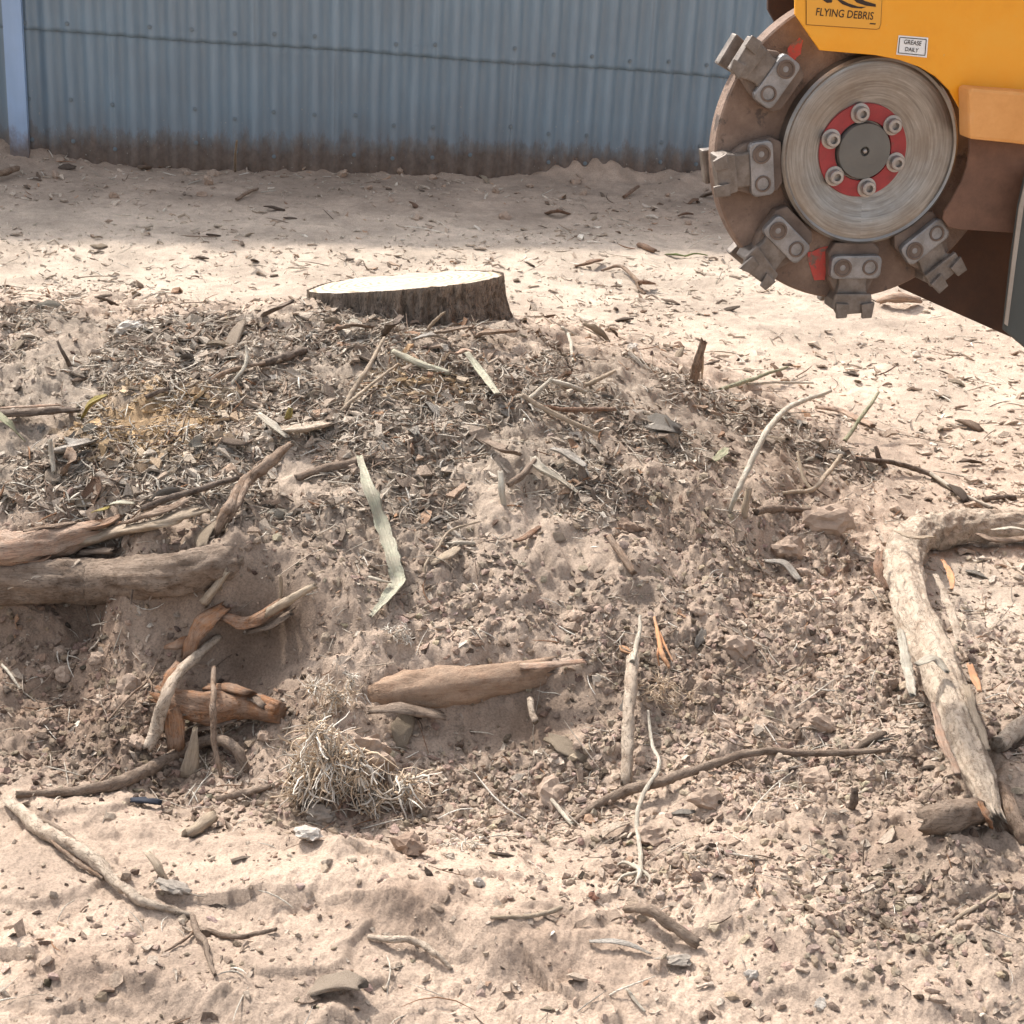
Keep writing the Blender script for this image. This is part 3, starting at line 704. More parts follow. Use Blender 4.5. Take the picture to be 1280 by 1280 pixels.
# the rest of the machine stands out of the picture, to the right
def mbox(name, x0, x1, y0, y1, z0, z1, mat, bev=.02): return link(name, box_mesh(name, x0, x1, y0, y1, z0, z1, bev, 3), MATS[mat], grinder)
mbox('boom', .55, 1.7, -.04, .10, HZ - .02, HZ + .12, 'yellow_paint')
mbox('hood', 1.45, 2.75, -.40, .42, .48, 1.16, 'yellow_paint', .05)
mbox('chassis', 1.4, 2.85, -.36, .38, .26, .478, 'dark_plate')
for yy in (-.52, .40):
    pts = []
    for cx, sg in ((2.65, 1), (1.55, -1)):
        for q in np.linspace(-90, 90, 12): th = math.radians(q); pts.append((cx + sg * .2 * math.cos(th), .2 - HZ + sg * .2 * math.sin(th)))
    prism('track', pts, yy - .0, yy + .14, 'rubber', grinder, .012, (0, -HZ))

# ------------------------------------------------------------------ tree stump
bp0 = at(515, 408); 
SC = np.array([bp0[0], bp0[1] + .20, bp0[2]])
SC[0] = (CAM_O + ray(503, 380) * np.linalg.norm(SC - CAM_O))[0]
stump = link('tree_stump', None); stump.location = SC
tag(stump, 'freshly cut tree stump with rough dark bark and pale flat top on the mound', 'tree stump')
def stump_top(x, y):  # cut slopes down to the left and to the back
    return .085 + .135 * x - .145 * (y + .2)
def build_stump():
    seg, rows = 260, 46; a = np.linspace(0, 2 * np.pi, seg, endpoint=False)
    Rb = .236 * (1 + .10 * fbm(np.cos(a), np.sin(a), 1.3, 3, 301)); V = []
    A = a
    for j in range(rows):
        f = j / (rows - 1)
        flare = 1 + .30 * (1 - f) ** 2 + .05 * (1 - f) * np.sin(a * 5 + 1)
        r = Rb * flare
        zt = stump_top(np.cos(a) * r, np.sin(a) * r * .92)
        z = -.12 + (zt + .12) * f
        cr = np.abs(fbm(np.cos(a) * 7 + 3, np.sin(a) * 7 + z * 3.0, 1.0, 3, 305)); cr2 = np.abs(fbm(np.cos(a) * 16, np.sin(a) * 16 + z * 16, 1.0, 2, 309))
        furrow = sstep(.02, .16, cr) * .6 + sstep(.0, .15, cr2) * .4
        dp = .13 * (1 - .72 * f ** 3); r = r * (1 - dp + dp * furrow) + .004 * fbm(a * 40, z * 90, 1, 2, 311)
        V.append(np.stack([np.cos(a) * r, np.sin(a) * r * .92, z], 1))
    V = np.concatenate(V); idx = np.arange(rows * seg).reshape(rows, seg); nx = np.roll(idx, -1, 1)
    Fq = np.stack([idx[:-1], nx[:-1], nx[1:], idx[1:]], -1).reshape(-1, 4)
    me = np_mesh('bark', V, [Fq], True)
    g = np.zeros((len(V), 3), np.float32); g[:, 0] = V[:, 0]; g[:, 1] = V[:, 1]; g[:, 2] = V[:, 2]
    at_ = me.attributes.new('grain', 'FLOAT_VECTOR', 'POINT'); at_.data.foreach_set('vector', g.ravel())
    link('bark', me, MATS['stump_bark'], stump)
    top = V[-seg:]; rings = 14; W = [np.array([[0, 0, stump_top(0, 0)]])]
    for j in range(1, rings + 1):
        f = j / rings; q = top * f * np.array([.985, .985, 0]); q[:, 2] = stump_top(q[:, 0], q[:, 1]) + .0012 + .003 * fbm(q[:, 0], q[:, 1], 30, 3, 321) - (.006 if j == rings else 0); W.append(q)
    W = np.concatenate(W); idx = 1 + np.arange(rings * seg).reshape(rings, seg); nx = np.roll(idx, -1, 1)
    Fq = np.stack([idx[:-1], idx[1:], nx[1:], nx[:-1]], -1).reshape(-1, 4); Ft = np.stack([np.zeros(seg, int), idx[0], nx[0]], -1)
    link('cut_face', np_mesh('cut_face', W, [Fq, Ft], True), MATS['stump_cut'], stump)
build_stump()

# ------------------------------------------------------------------ roots, logs, slabs and stalks, one by one
# -- left edge of the mound
s_ = stem('root_log', 'thick dusty brown root log lying across the left edge of the mound', 'log', [(-60, 722, .03), (40, 728, .035), (120, 729, .035), (200, 723, .025), (262, 708, -.005), (300, 700, -.05)], [27, 27, 27, 26, 24, 20], 'root_bark', sides=40, rough=.16, ridges=.10, jag=(.1, .25), wob=.1, rings=110)
stem('bark_strip', None, None, [(12, 735, .075), (40, 722, .088), (78, 712, .095), (100, 700, .1)], [3, 5, 5, 3], 'pale_root_bark', s_, flat=.35, sides=10)
stem('bark_strip', None, None, [(187, 750, .05), (195, 732, .07), (215, 712, .09), (250, 698, .08)], [2, 3.5, 3.5, 2], 'root_bark', s_, sides=8, flat=.5)
stem('bark_strip', None, None, [(164, 755, .06), (166, 738, .075)], [1.2, 1.2], 'dark_stick', s_, sides=6)
s_ = stem('split_log', 'split log with bare pinkish wood resting above the thick root log', 'log', [(-50, 694, .05), (10, 686, .05), (60, 679, .05), (108, 668, .04)], [24, 22, 19, 12], 'pink_wood', sides=26, rough=.3, ridges=.22, jag=(.2, 1.0), wob=.1)
stem('bark_strip', None, None, [(20, 702, .08), (50, 700, .08), (62, 694, .075)], [4, 4, 2], 'torn_wood', s_, flat=.4, sides=10)
stem('bark_strip', None, None, [(30, 664, .08), (70, 656, .075), (92, 652, .06)], [3, 5, 3], 'brown_stick', s_, flat=.3, sides=10)
stem('split_plank', 'grey tan split plank slanting up right of the split log', 'wood piece', [(112, 672, .035), (150, 664, .035), (200, 652, .035), (238, 641, .03)], [11, 13, 13, 11], 'tan_stalk', flat=.45, sides=18, ridges=.3, rough=.3, jag=(.8, .8), wob=.05)
stem('split_plank', 'thin dark backed plank behind the grey tan plank by the split log', 'wood piece', [(162, 652, .05), (200, 640, .05), (232, 626, .045)], [6, 8, 5], 'brown_stick', flat=.4, sides=14, ridges=.3, jag=(.8, .8))
stem('bark_piece', 'reddish curled bark piece between the two logs at left', 'bark', [(98, 662, .04), (130, 656, .05), (148, 646, .04)], [7, 9, 5], 'torn_wood', flat=.3, curl=.5, sides=14, rough=.35, jag=(.6, .6))
stem('bark_piece', 'small brown bark chunk under the end of the split plank', 'bark', [(106, 690, .03), (140, 688, .03)], [7, 6], 'root_bark', flat=.5, sides=14, rough=.35, jag=(.6, .6))
stem('stick', 'straight brown stick lying above the split planks', 'stick', [(178, 636, .03), (240, 614, .03), (296, 598, .02)], [4.2, 4.0, 3.2], 'dark_stick', sides=10)
s_ = stem('forked_stick', 'rough brown forked stick leaning upright on the litter left of centre', 'stick', [(362, 556, .07), (335, 580, .065), (305, 604, .05), (284, 640, .03), (262, 676, .0)], [4, 6.5, 7, 6, 5], 'brown_stick', sides=14, rough=.3, ridges=.2)
stem('prong', None, None, [(312, 600, .052), (295, 634, .03), (280, 664, .0)], [4, 4, 3], 'brown_stick', s_, sides=10, rough=.25)
stem('twig', None, None, [(306, 604, .05), (302, 640, .02), (301, 662, .0)], [1.5, 1.2, .8], 'dark_stick', s_, sides=6)
stem('stick', 'short grey brown stub lying left of the pale leaf blade', 'stick', [(372, 597, .0), (404, 588, .008), (452, 576, .014)], [5, 6.5, 6], 'root_bark', sides=14, rough=.25)
stem('stick', 'dark flat stick lying above the sawdust patch', 'stick', [(183, 496), (208, 487), (232, 478)], [3, 3.6, 2.6], 'dark_stick', sides=8)
stem('stick', 'thin brown stick slanting between the two dark sticks above the sawdust', 'stick', [(250, 487), (284, 464, .02), (330, 454, .02)], [2.6, 3, 2.2], 'brown_stick', sides=8)
stem('stick', 'short thick black stick left below the stump', 'stick', [(326, 456, .012), (352, 448, .014), (382, 439, .012)], [4, 5.4, 4.4], 'dark_stick', sides=12)
stem('stalk', 'thin pale bent stalk standing beside the black stick', 'stalk', [(284, 487, .0), (302, 464, .03), (308, 450, .045), (308, 433, .05)], [2, 2.6, 2.6, 1.6], 'pale_stalk', sides=8)
stem('twig', 'dark twig poking upright from the left crest of the mound', 'twig', [(88, 459, .0), (80, 444, .03), (72, 427, .055)], [3, 2.4, 1.6], 'dark_stick', sides=8)
stem('plank', 'dark broken board sunk in the litter at the left edge', 'wood piece', [(-30, 518, .02), (40, 515, .025), (86, 512, .02)], [8, 9, 7], 'dark_stick', flat=.5, sides=14, ridges=.25, jag=(.1, .8), wob=.05)
stem('plank', 'thin pinkish slat lying along the dark broken board', 'wood piece', [(2, 510, .04), (40, 508, .042), (74, 506, .035)], [2.5, 3, 2], 'pink_wood', flat=.5, sides=10, wob=.05)
stem('leaf', 'olive grey leaf leaning at the left edge below the dark board', 'leaf', [(-6, 513, .04), (10, 530, .04), (31, 552, .015)], [3, 6, 2], 'green_stalk', flat=.15, sides=12, curl=.4, jag=(.1, .1))
stem('leaf', 'yellow and olive curled leaf standing right of the dark board', 'leaf', [(103, 524, .0), (112, 509, .03), (122, 500, .04), (133, 494, .035)], [4, 8, 7, 3], 'yellow_leaf', flat=.2, sides=14, curl=.5, jag=(.1, .3))
stem('leaf', 'crumpled whitish leaf in the litter at far left', 'leaf', [(66, 566, .02), (84, 560, .035), (112, 553, .02)], [8, 15, 7], 'grey_leaf', flat=.2, sides=18, curl=.5, rough=.5, jag=(.3, .4))
stem('leaf', 'dark brown pointed leaf in front of the crumpled whitish leaf', 'leaf', [(82, 590, .03), (90, 574, .05), (88, 560, .06)], [8, 9, 3], 'brown_stick', flat=.2, sides=14, curl=.3, jag=(.2, .2))
stem('stalk', 'short white stalk upright beside the crumpled whitish leaf', 'stalk', [(67, 590, .02), (65, 570, .04), (63, 551, .06)], [3, 3.4, 3], 'pale_stalk', sides=8)
stem('leaf', 'tiny yellow leaf beside the pale bark slab left of centre', 'leaf', [(358, 524, .01), (361, 516, .025), (363, 509, .035)], [3, 4.5, 2.5], 'yellow_leaf', flat=.25, sides=10, jag=(.1, .1))
stem('bark_piece', 'pale split bark sliver pointing down to the forked stick', 'bark', [(324, 518, .03), (338, 531, .035), (356, 546, .03)], [4, 7, 4], 'pale_stalk', flat=.25, sides=12, curl=.4, jag=(.6, .6))
stem('bark_piece', 'broad pale bark slab lying just above the forked stick', 'bark', [(354, 538, .02), (380, 536, .024), (408, 530, .02)], [9, 13, 9], 'pale_root_bark', flat=.3, sides=16, curl=.3, rough=.3, jag=(.5, .6))
stem('leaf', 'small orange leaf scrap above the split log', 'leaf', [(116, 640, .03), (125, 637, .04), (136, 633, .03)], [3, 5, 3], 'yellow_leaf', flat=.2, sides=10, jag=(.2, .2))
stem('leaf', 'small greenish white leaf beside the orange leaf scrap', 'leaf', [(136, 632, .035), (150, 630, .045), (168, 631, .035)], [3, 6, 3], 'leaf_blade', flat=.2, sides=12, curl=.4, jag=(.2, .2))
# -- torn roots in the bank, lower left
s_ = stem('bark_piece', 'leaning orange brown bark slab at the lip of the bank', 'bark', [(233, 815, .045), (243, 795, .07), (256, 776, .08), (277, 759, .05)], [10, 14, 14, 10], 'torn_wood', flat=.28, sides=18, curl=-.3, rough=.35, ridges=.2, jag=(.5, .5))
stem('bark_piece', 'orange curled bark slab overhanging the hollow in the bank', 'bark', [(277, 768, .06), (300, 774, .08), (322, 768, .085), (344, 752, .06)], [9, 13, 14, 10], 'torn_wood', flat=.3, sides=18, curl=-.5, rough=.4, ridges=.2, jag=(.5, .6))
stem('bark_piece', 'grey brown bark flake under the orange curled slab', 'bark', [(312, 788, .05), (335, 782, .06), (360, 768, .05)], [6, 9, 7], 'root_bark', flat=.25, sides=16, curl=-.4, rough=.4, jag=(.6, .6))
stem('bark_piece', 'small reddish bark lump at the foot of the leaning slab', 'bark', [(212, 808, .03), (222, 806, .04), (234, 800, .03)], [6, 8, 5], 'torn_wood', flat=.6, sides=14, rough=.4)
stem('stick', 'short tan stick standing at the right end of the thick root log', 'stick', [(256, 752, .03), (268, 736, .05), (283, 716, .06)], [5.5, 5, 3.5], 'tan_stalk', sides=12, ridges=.2, jag=(.5, .5))
stem('stick', 'pale splintered stick lying on top of the orange curled slab', 'stick', [(336, 765, .085), (362, 750, .08), (392, 733, .06)], [5, 5.5, 3.5], 'tan_stalk', sides=12, ridges=.25, jag=(.6, .6))
stem('root', 'pale crooked root arching down over the torn orange root', 'root', [(271, 798, .03), (248, 818, .055), (226, 838, .08), (208, 868, .085), (198, 906, .06), (187, 932, .03)], [5, 6, 6.5, 7.5, 8.5, 6], 'pale_root_bark', sides=14, rough=.2)
s_ = stem('torn_root', 'torn orange root sticking out of the bank at lower left', 'root', [(214, 874, .045), (240, 884, .05), (272, 888, .05), (308, 884, .035), (348, 893, .015)], [12, 17, 19, 18, 12], 'torn_wood', sides=22, rough=.2, ridges=.1, jag=(.8, .2), wob=.1)
stem('splinter', None, None, [(213, 888, .055), (215, 908, .04), (217, 929, .02)], [8, 11, 10], 'torn_wood', s_, flat=.4, sides=12, ridges=.35, jag=(.2, .4))
stem('splinter', None, None, [(264, 858, .07), (284, 858, .08), (306, 866, .07)], [8, 11, 8], 'torn_wood', s_, flat=.35, sides=12, ridges=.3, jag=(.5, .7))
stem('splinter', None, None, [(204, 858, .05), (212, 845, .06), (222, 832, .055)], [6, 7, 5], 'torn_wood', s_, flat=.5, sides=12, ridges=.3, jag=(.5, .7))
stem('bark_flake', None, None, [(304, 876, .05), (318, 872, .055), (330, 880, .045)], [8, 10, 6], 'root_bark', s_, flat=.3, sides=12, rough=.4, jag=(.5, .5))
stem('bark_flake', None, None, [(222, 896, .05), (232, 892, .055), (238, 898, .05)], [5, 6, 4], 'root_bark', s_, flat=.3, sides=12, rough=.4, jag=(.5, .5))
stem('bark_flake', None, None, [(246, 912, .03), (268, 908, .04), (292, 902, .035)], [5, 8, 6], 'root_bark', s_, flat=.3, sides=12, rough=.4, jag=(.5, .5))
stem('stick', 'thin upright brown stick in front of the torn orange root', 'stick', [(267, 836, .1), (266, 876, .1), (268, 922, .05), (277, 972, .0)], [3, 4, 3.6, 2.6], 'brown_stick', sides=10, rough=.25)
s_ = stem('root', 'long wavy root lying along the foot of the bank at lower left', 'root', [(22, 993), (80, 991), (131, 985), (165, 974), (197, 957), (232, 940), (264, 924, .02)], [4, 6, 7.5, 8, 8, 7.5, 6], 'root_bark', sides=14, rough=.2)
stem('branch', None, None, [(258, 926, .02), (282, 928, .03), (300, 940, .025), (311, 962, .0)], [6, 7.5, 7, 5], 'root_bark', s_, sides=12, rough=.2)
stem('rootlet', None, None, [(126, 986), (112, 972, .01), (128, 950, .01), (140, 942, .0)], [1.5, 1.2, 1.2, .8], 'brown_stick', s_, sides=6)
stem('wood_wedge', 'splintered tan wood wedge standing under the torn orange root', 'wood piece', [(244, 913, .06), (241, 936, .04), (235, 971, .0)], [2.5, 6, 11], 'tan_stalk', flat=.35, sides=14, ridges=.45, jag=(.9, .1), wob=.05)
stem('stick', 'thin knobbly stick lying right of the wood wedge by the fibre clump', 'stick', [(272, 999), (305, 992), (338, 984)], [4, 4.5, 3], 'root_bark', sides=10, rough=.35)
for k, (q, r) in enumerate([([(134, 902), (160, 872, .01), (184, 850, .015), (203, 812, .02)], 1.6), ([(118, 983), (140, 962, .01), (160, 936, .0)], 1.5), ([(180, 840, .02), (190, 858, .015), (184, 876, .0)], 1.4), ([(350, 720, .05), (352, 736, .02), (350, 752, .0)], 2.6)]):
    stem('rootlet', ['hair thin dark rootlet running up the crumbly bank at left', 'hair thin dark rootlet beside the long wavy root', 'tiny rootlet above the pale crooked root', 'small pale splinter standing on top of the orange curled slab'][k], 'root', q, [r, r * .9, r * .6], 'brown_stick' if k < 3 else 'tan_stalk', sides=6)
stem('twig', 'pale thin twig on the crumbly soil at far left', 'twig', [(-8, 820), (10, 840, .008), (24, 860)], [2.2, 2.0, 1.4], 'pale_stalk', sides=6)
stem('plastic_scrap', 'small black plastic scrap below the long wavy root', 'scrap', [(166, 1000, .01), (180, 1000, .014), (200, 1003, .01)], [4, 7, 4], 'black_scrap', flat=.5, sides=12, rough=.6)
stem('stick', 'short broken stick with a dark end right of the plastic scrap', 'stick', [(236, 1041), (246, 1033, .012), (259, 1024, .016)], [7, 8, 8], 'tan_stalk', sides=12, ridges=.25, jag=(.4, .7))
# -- centre of the bank
s_ = stem('buried_root', 'smooth reddish tan root half buried across the middle of the bank', 'root', [(462, 876, -.06), (498, 866, -.012), (550, 858, .002), (600, 852, .004), (645, 845, .002), (674, 840, -.004)], [22, 24, 24, 23, 20, 17], 'tan_root', sides=32, rough=.2, ridges=.08, wob=.1, jag=(.1, .5))
stem('splinter', None, None, [(654, 833, .045), (690, 831, .05), (728, 826, .045)], [7, 7, 4], 'pink_wood', s_, flat=.45, sides=14, ridges=.35, jag=(.3, .9), wob=.05)
stem('bark_piece', 'flat grey brown slab below the left end of the buried root', 'bark', [(466, 888, .03), (500, 884, .04), (545, 890, .03)], [8, 13, 9], 'root_bark', flat=.4, sides=16, rough=.3, jag=(.4, .5))
stem('root', 'short pale root stub poking out below the buried root', 'root', [(663, 876, .02), (665, 890, .03), (669, 901, .03)], [4.5, 4, 4.6], 'pale_root_bark', sides=10)
s_ = stem('root', 'straight pale root standing upright against the bank right of centre', 'root', [(791, 824, .05), (788, 850, .055), (785, 890, .055), (783, 930, .04), (782, 974, .012)], [8, 8.5, 7.5, 7.5, 7], 'pale_root_bark', sides=16, rough=.18, ridges=.08, jag=(.3, .6))
stem('tip', None, None, [(800, 770, .04), (798, 796, .05), (790, 826, .055)], [2, 3, 3.6], 'pale_stalk', s_, sides=8)
s_ = stem('torn_fibre', 'orange torn fibre tuft right of the upright pale root', 'root', [(818, 772, .02), (823, 795, .03), (827, 818, .03), (836, 834, .02)], [1.6, 3, 3.4, 2], 'orange_fibre', sides=8)
stem('strand', None, None, [(824, 790, .03), (832, 808, .03), (840, 826, .02)], [1.6, 1.6, 1], 'orange_fibre', s_, sides=6)
stem('strand', None, None, [(825, 800, .03), (822, 816, .03), (824, 832, .02)], [1.4, 1.4, 1], 'orange_fibre', s_, sides=6)
s_ = stem('root', 'long curved grey root sweeping across the soil right of centre', 'root', [(716, 1029), (744, 1007), (785, 989, .022), (826, 979, .024), (857, 967, .02), (904, 951, .022), (960, 940, .022), (1030, 942, .016), (1112, 938, .01)], [4, 5.6, 6.4, 6.4, 6, 5.2, 4.6, 4.2, 3], 'root_bark', sides=14, rough=.18, rings=120)
stem('rootlet', None, None, [(690, 1000, .012), (702, 1016, .012), (716, 1031)], [2.6, 3, 2.6], 'pale_stalk', s_, sides=8)
stem('root', 'thin winding pale root hanging over the long curved root', 'root', [(810, 889, .03), (815, 930, .03), (824, 956, .035), (808, 986, .04), (796, 1022, .02), (801, 1076, .008), (800, 1117)], [1.8, 2.2, 2.6, 3, 3, 3, 2], 'pale_stalk', sides=8, rings=90)
stem('bark_piece', 'pale boat shaped bark chip under the long curved root', 'bark', [(752, 1045), (768, 1034, .014), (788, 1028)], [4, 7, 3], 'pale_root_bark', flat=.4, sides=14, curl=.3)
s_ = stem('root_tuft', 'little white root tuft at the foot of the thin winding root', 'root', [(792, 1080), (800, 1090, .012), (792, 1110)], [2, 3.4, 1.4], 'pale_stalk', sides=8)
for q in ([(798, 1086, .012), (780, 1078, .012), (770, 1082)], [(798, 1090, .012), (778, 1096, .01), (768, 1108)], [(800, 1086, .012), (812, 1098, .008), (806, 1112)]): stem('strand', None, None, q, [2.4, 2, 1], 'pale_stalk', s_, sides=6)
# -- right side
s_ = stem('tree_root', 'big pale elbow shaped root with peeling bark lying at right', 'root', [(1330, 656, .045), (1270, 656, .045), (1212, 657, .045), (1178, 659, .045), (1152, 665, .045), (1134, 680, .045), (1128, 704, .042), (1134, 742, .04), (1154, 804, .04), (1182, 868, .04), (1208, 930, .038), (1230, 984, .032), (1246, 1020, .02)],
          [17, 18, 19, 21, 22, 23, 23, 23, 24, 23, 21, 16, 9], 'pale_root_bark', sides=64, rough=.13, ridges=.12, jag=(.1, .9), wob=.14, rings=230, fine=.17)
for q, r, mt in (([(1170, 720, .085), (1186, 760, .08), (1198, 800, .08)], [3, 6, 3], 'pale_root_bark'), ([(1126, 790, .07), (1132, 830, .075), (1140, 868, .06)], [4, 7, 4], 'pale_stalk'), ([(1166, 880, .075), (1180, 930, .075), (1196, 968, .06)], [3, 6, 4], 'pink_wood'),
                 ([(1208, 858, .08), (1222, 900, .075), (1234, 935, .07)], [4, 5, 3], 'tan_stalk'), ([(1100, 690, .08), (1096, 712, .07), (1108, 736, .06)], [4, 6, 3], 'brown_leaf'), ([(1120, 664, .11), (1140, 672, .115), (1166, 672, .1)], [3, 5, 3], 'tan_stalk'),
                 ([(1148, 830, .1), (1168, 824, .105), (1184, 838, .1)], [4, 7, 4], 'pale_stalk'), ([(1178, 700, .075), (1188, 718, .07), (1190, 736, .06)], [2, 4, 2], 'orange_fibre'), ([(1212, 832, .085), (1220, 848, .08), (1224, 862, .07)], [3, 5, 3], 'orange_fibre'),
                 ([(1222, 668, .075), (1250, 676, .075), (1290, 672, .07)], [3, 6, 4], 'brown_stick'), ([(1240, 662, .095), (1262, 660, .095), (1290, 664, .09)], [2, 4, 3], 'pale_stalk'), ([(1226, 1006, .05), (1234, 1022, .045), (1238, 1034, .03)], [4, 5, 3], 'torn_wood')):
    stem('bark_flake', None, None, q, r, mt, s_, flat=.3, sides=12, rough=.4, ridges=.2, curl=.2, jag=(.5, .6))
stem('root', 'brown root end tucked under the tip of the big elbow root', 'root', [(1250, 985, .03), (1262, 1012, .03), (1284, 1046, .01)], [8, 10, 12], 'brown_stick', sides=14, ridges=.2, rough=.25)
stem('log', 'short stubby log lying left of the big root tip', 'log', [(1160, 1026, .02), (1186, 1022, .022), (1218, 1016, .02)], [15, 19, 18], 'root_bark', sides=22, rough=.15, jag=(.3, .3), wob=.05)
stem('stick', 'pale round stick poking in from the right edge beside the big root', 'stick', [(1248, 930, .012), (1264, 916, .02), (1300, 896, .03)], [10, 10.5, 10], 'pale_root_bark', sides=14, rough=.15)
stem('stalk', 'tall pale stalk arching over the right shoulder of the mound', 'stalk', [(912, 640, .0), (922, 614, .05), (936, 584, .085), (960, 537, .12), (990, 507, .1), (1038, 489, .05)], [2.6, 3.6, 4, 4, 3.4, 2.2], 'pale_stalk', sides=10, wob=.1, rings=70)
stem('stalk', 'thin grey green stalk sticking up right of the arching stalk', 'stalk', [(1056, 551, .0), (1077, 521, .06), (1098, 491, .1)], [2.8, 2.6, 1.8], 'green_stalk', sides=8)
stem('stalk', 'greenish stalk lying flat above the arching stalk', 'stalk', [(900, 487), (936, 475, .02), (984, 459, .03)], [2.6, 2.8, 1.6], 'green_stalk', sides=8)
stem('stalk', 'fine straw lying level right of the wooden stake', 'stalk', [(934, 480, .01), (975, 478, .01), (1016, 479, .01)], [1.6, 1.6, 1.2], 'pale_stalk', sides=6)
s_ = stem('forked_twig', 'pale forked twig below the right crest', 'twig', [(942, 627), (978, 616, .01), (1014, 613, .01), (1034, 592, .03), (1050, 570, .05)], [2, 2.4, 3, 3.2, 2.6], 'tan_stalk', sides=8)
stem('prong', None, None, [(1014, 613, .01), (1004, 596, .02), (997, 566, .04)], [2.2, 2.4, 2], 'tan_stalk', s_, sides=8)
stem('twig', 'short tan peg upright beside the foot of the arching stalk', 'twig', [(930, 645, .0), (932, 630, .025), (935, 612, .05)], [4.6, 4.6, 4.2], 'tan_stalk', sides=10)
s_ = stem('stick', 'thin dark stick running from the right crest onto the bare sand', 'stick', [(1072, 573, .02), (1124, 580, .02), (1160, 592, .012), (1190, 612), (1238, 635)], [2.6, 3.2, 3.2, 2.4, 2], 'dark_stick', sides=8)
stem('bare_tip', None, None, [(1164, 592, .018), (1196, 614, .008), (1240, 634, .006)], [2.4, 2.4, 1.6], 'pale_stalk', s_, sides=8)
stem('twig', 'stubby dark twig standing on the thin dark stick', 'twig', [(1105, 583, .0), (1099, 572, .025), (1094, 559, .045)], [3.6, 3.2, 2.6], 'dark_stick', sides=8)
stem('bark_strip', 'orange and white bark strip on the sand behind the arching stalk', 'bark', [(1022, 509, .01), (1053, 514, .014), (1090, 531, .01)], [4, 6, 5], 'pink_wood', flat=.45, sides=12, ridges=.2)
stem('stick', 'small dark stick piece on the sand above the elbow root', 'stick', [(1230, 624), (1248, 622, .008), (1268, 622)], [3.4, 3.2, 3.4], 'dark_stick', sides=8)
stem('bark_piece', 'curved grey bark piece below the two big clods at right', 'bark', [(958, 702), (980, 708, .02), (1000, 727)], [4, 7, 4], 'grey_leaf', flat=.4, sides=12, curl=.4)
stem('stake', 'upright split wooden stake on the right shoulder of the mound', 'wood piece', [(866, 478, .0), (871, 458, .05), (878, 431, .11)], [5, 6, 4.5], 'brown_stick', flat=.5, sides=12, ridges=.3, jag=(.1, .7), wob=.05)
stem('twig', 'thin straight twig standing beside the wooden stake', 'twig', [(876, 478, .0), (878, 462, .035), (879, 446, .07)], [1.6, 1.5, 1.2], 'tan_stalk', sides=6, wob=.1)
stem('leaf', 'small olive leaf in the litter left of the arching stalk', 'leaf', [(892, 577, .01), (902, 569, .025), (910, 560, .03)], [4, 7, 3], 'green_stalk', flat=.2, sides=12, curl=.4, jag=(.1, .1))
stem('stick', 'grey stick lying under the forked twig', 'stick', [(946, 640), (970, 636, .008), (1030, 640)], [5, 5, 3], 'root_bark', sides=10, rough=.25)
# -- litter below the stump
for q, r_, mt, lb in (([(478, 420, .01), (492, 408, .03), (500, 398, .05)], [5, 7, 4], 'dark_stick', 'dark curled bark leaning on the left front of the stump'), ([(548, 416, .01), (560, 412, .03), (584, 408, .03)], [4, 6, 4], 'root_bark', 'dusty bark flake lying against the front of the stump'),
                      ([(598, 420, .01), (616, 416, .03), (640, 414, .02)], [5, 8, 5], 'brown_stick', 'brown bark chunk at the right foot of the stump'), ([(520, 424, .02), (538, 420, .03), (556, 424, .02)], [4, 6, 3], 'grey_leaf', 'grey leaf curled below the middle of the stump'), ([(536, 410, .02), (545, 400, .05), (556, 390, .08)], [2, 2, 1.4], 'tan_stalk', 'thin twig leaning against the stump bark'),
                      ([(424, 412, .01), (440, 408, .03), (462, 410, .02)], [5, 7, 4], 'root_bark', 'broad bark flake at the left foot of the stump'), ([(330, 394, .01), (346, 388, .03), (364, 380, .04)], [4, 7, 4], 'dark_stick', 'dark crumpled leaf on the crest left of the stump')):
    stem('twig' if 'twig' in lb else 'leaf' if 'leaf' in lb else 'bark_piece', lb, 'twig' if 'twig' in lb else 'leaf' if 'leaf' in lb else 'bark', q, r_, mt, flat=1.0 if 'twig' in lb else .3, sides=8 if 'twig' in lb else 14, rough=.4, curl=0 if 'twig' in lb else .4, jag=(.5, .5))
stem('stalk', 'fat pale green stalk lying just below the stump', 'stalk', [(492, 440, .02), (527, 455, .02), (560, 466, .015)], [3.4, 4.6, 3.4], 'leaf_blade', sides=10)
s_ = stem('leaf_strip', 'straight white leaf strip slanting down below the stump', 'leaf', [(584, 441, .035), (602, 466, .035), (622, 492, .02)], [4.5, 6, 4.5], 'leaf_blade', flat=.2, sides=10, wob=.05, jag=(.1, .1))
stem('torn_end', None, None, [(570, 442, .03), (580, 437, .035), (590, 440, .035)], [3, 4, 3], 'pink_wood', s_, flat=.5, sides=8)
stem('stalk', 'tan stalk leaning up towards the left foot of the stump', 'stalk', [(429, 515, .0), (442, 488, .03), (458, 464, .05), (480, 423, .07)], [3.2, 3.4, 3.2, 2], 'tan_stalk', sides=8)
stem('stalk', 'thinner tan stalk crossing the leaning tan stalk', 'stalk', [(412, 527, .0), (448, 494, .03), (496, 456, .035)], [2.2, 2.4, 1.6], 'tan_stalk', sides=8)
stem('stalk', 'short white stalk pointing up right in the litter right of the leaf strip', 'stalk', [(661, 499, .01), (675, 486, .03), (690, 473, .04)], [2.6, 2.8, 2], 'pale_stalk', sides=8)
stem('stalk', 'white stalk pointing down right from the short white stalk', 'stalk', [(690, 476, .035), (712, 482, .03), (732, 490, .02)], [2.8, 3.2, 2.4], 'pale_stalk', sides=8)
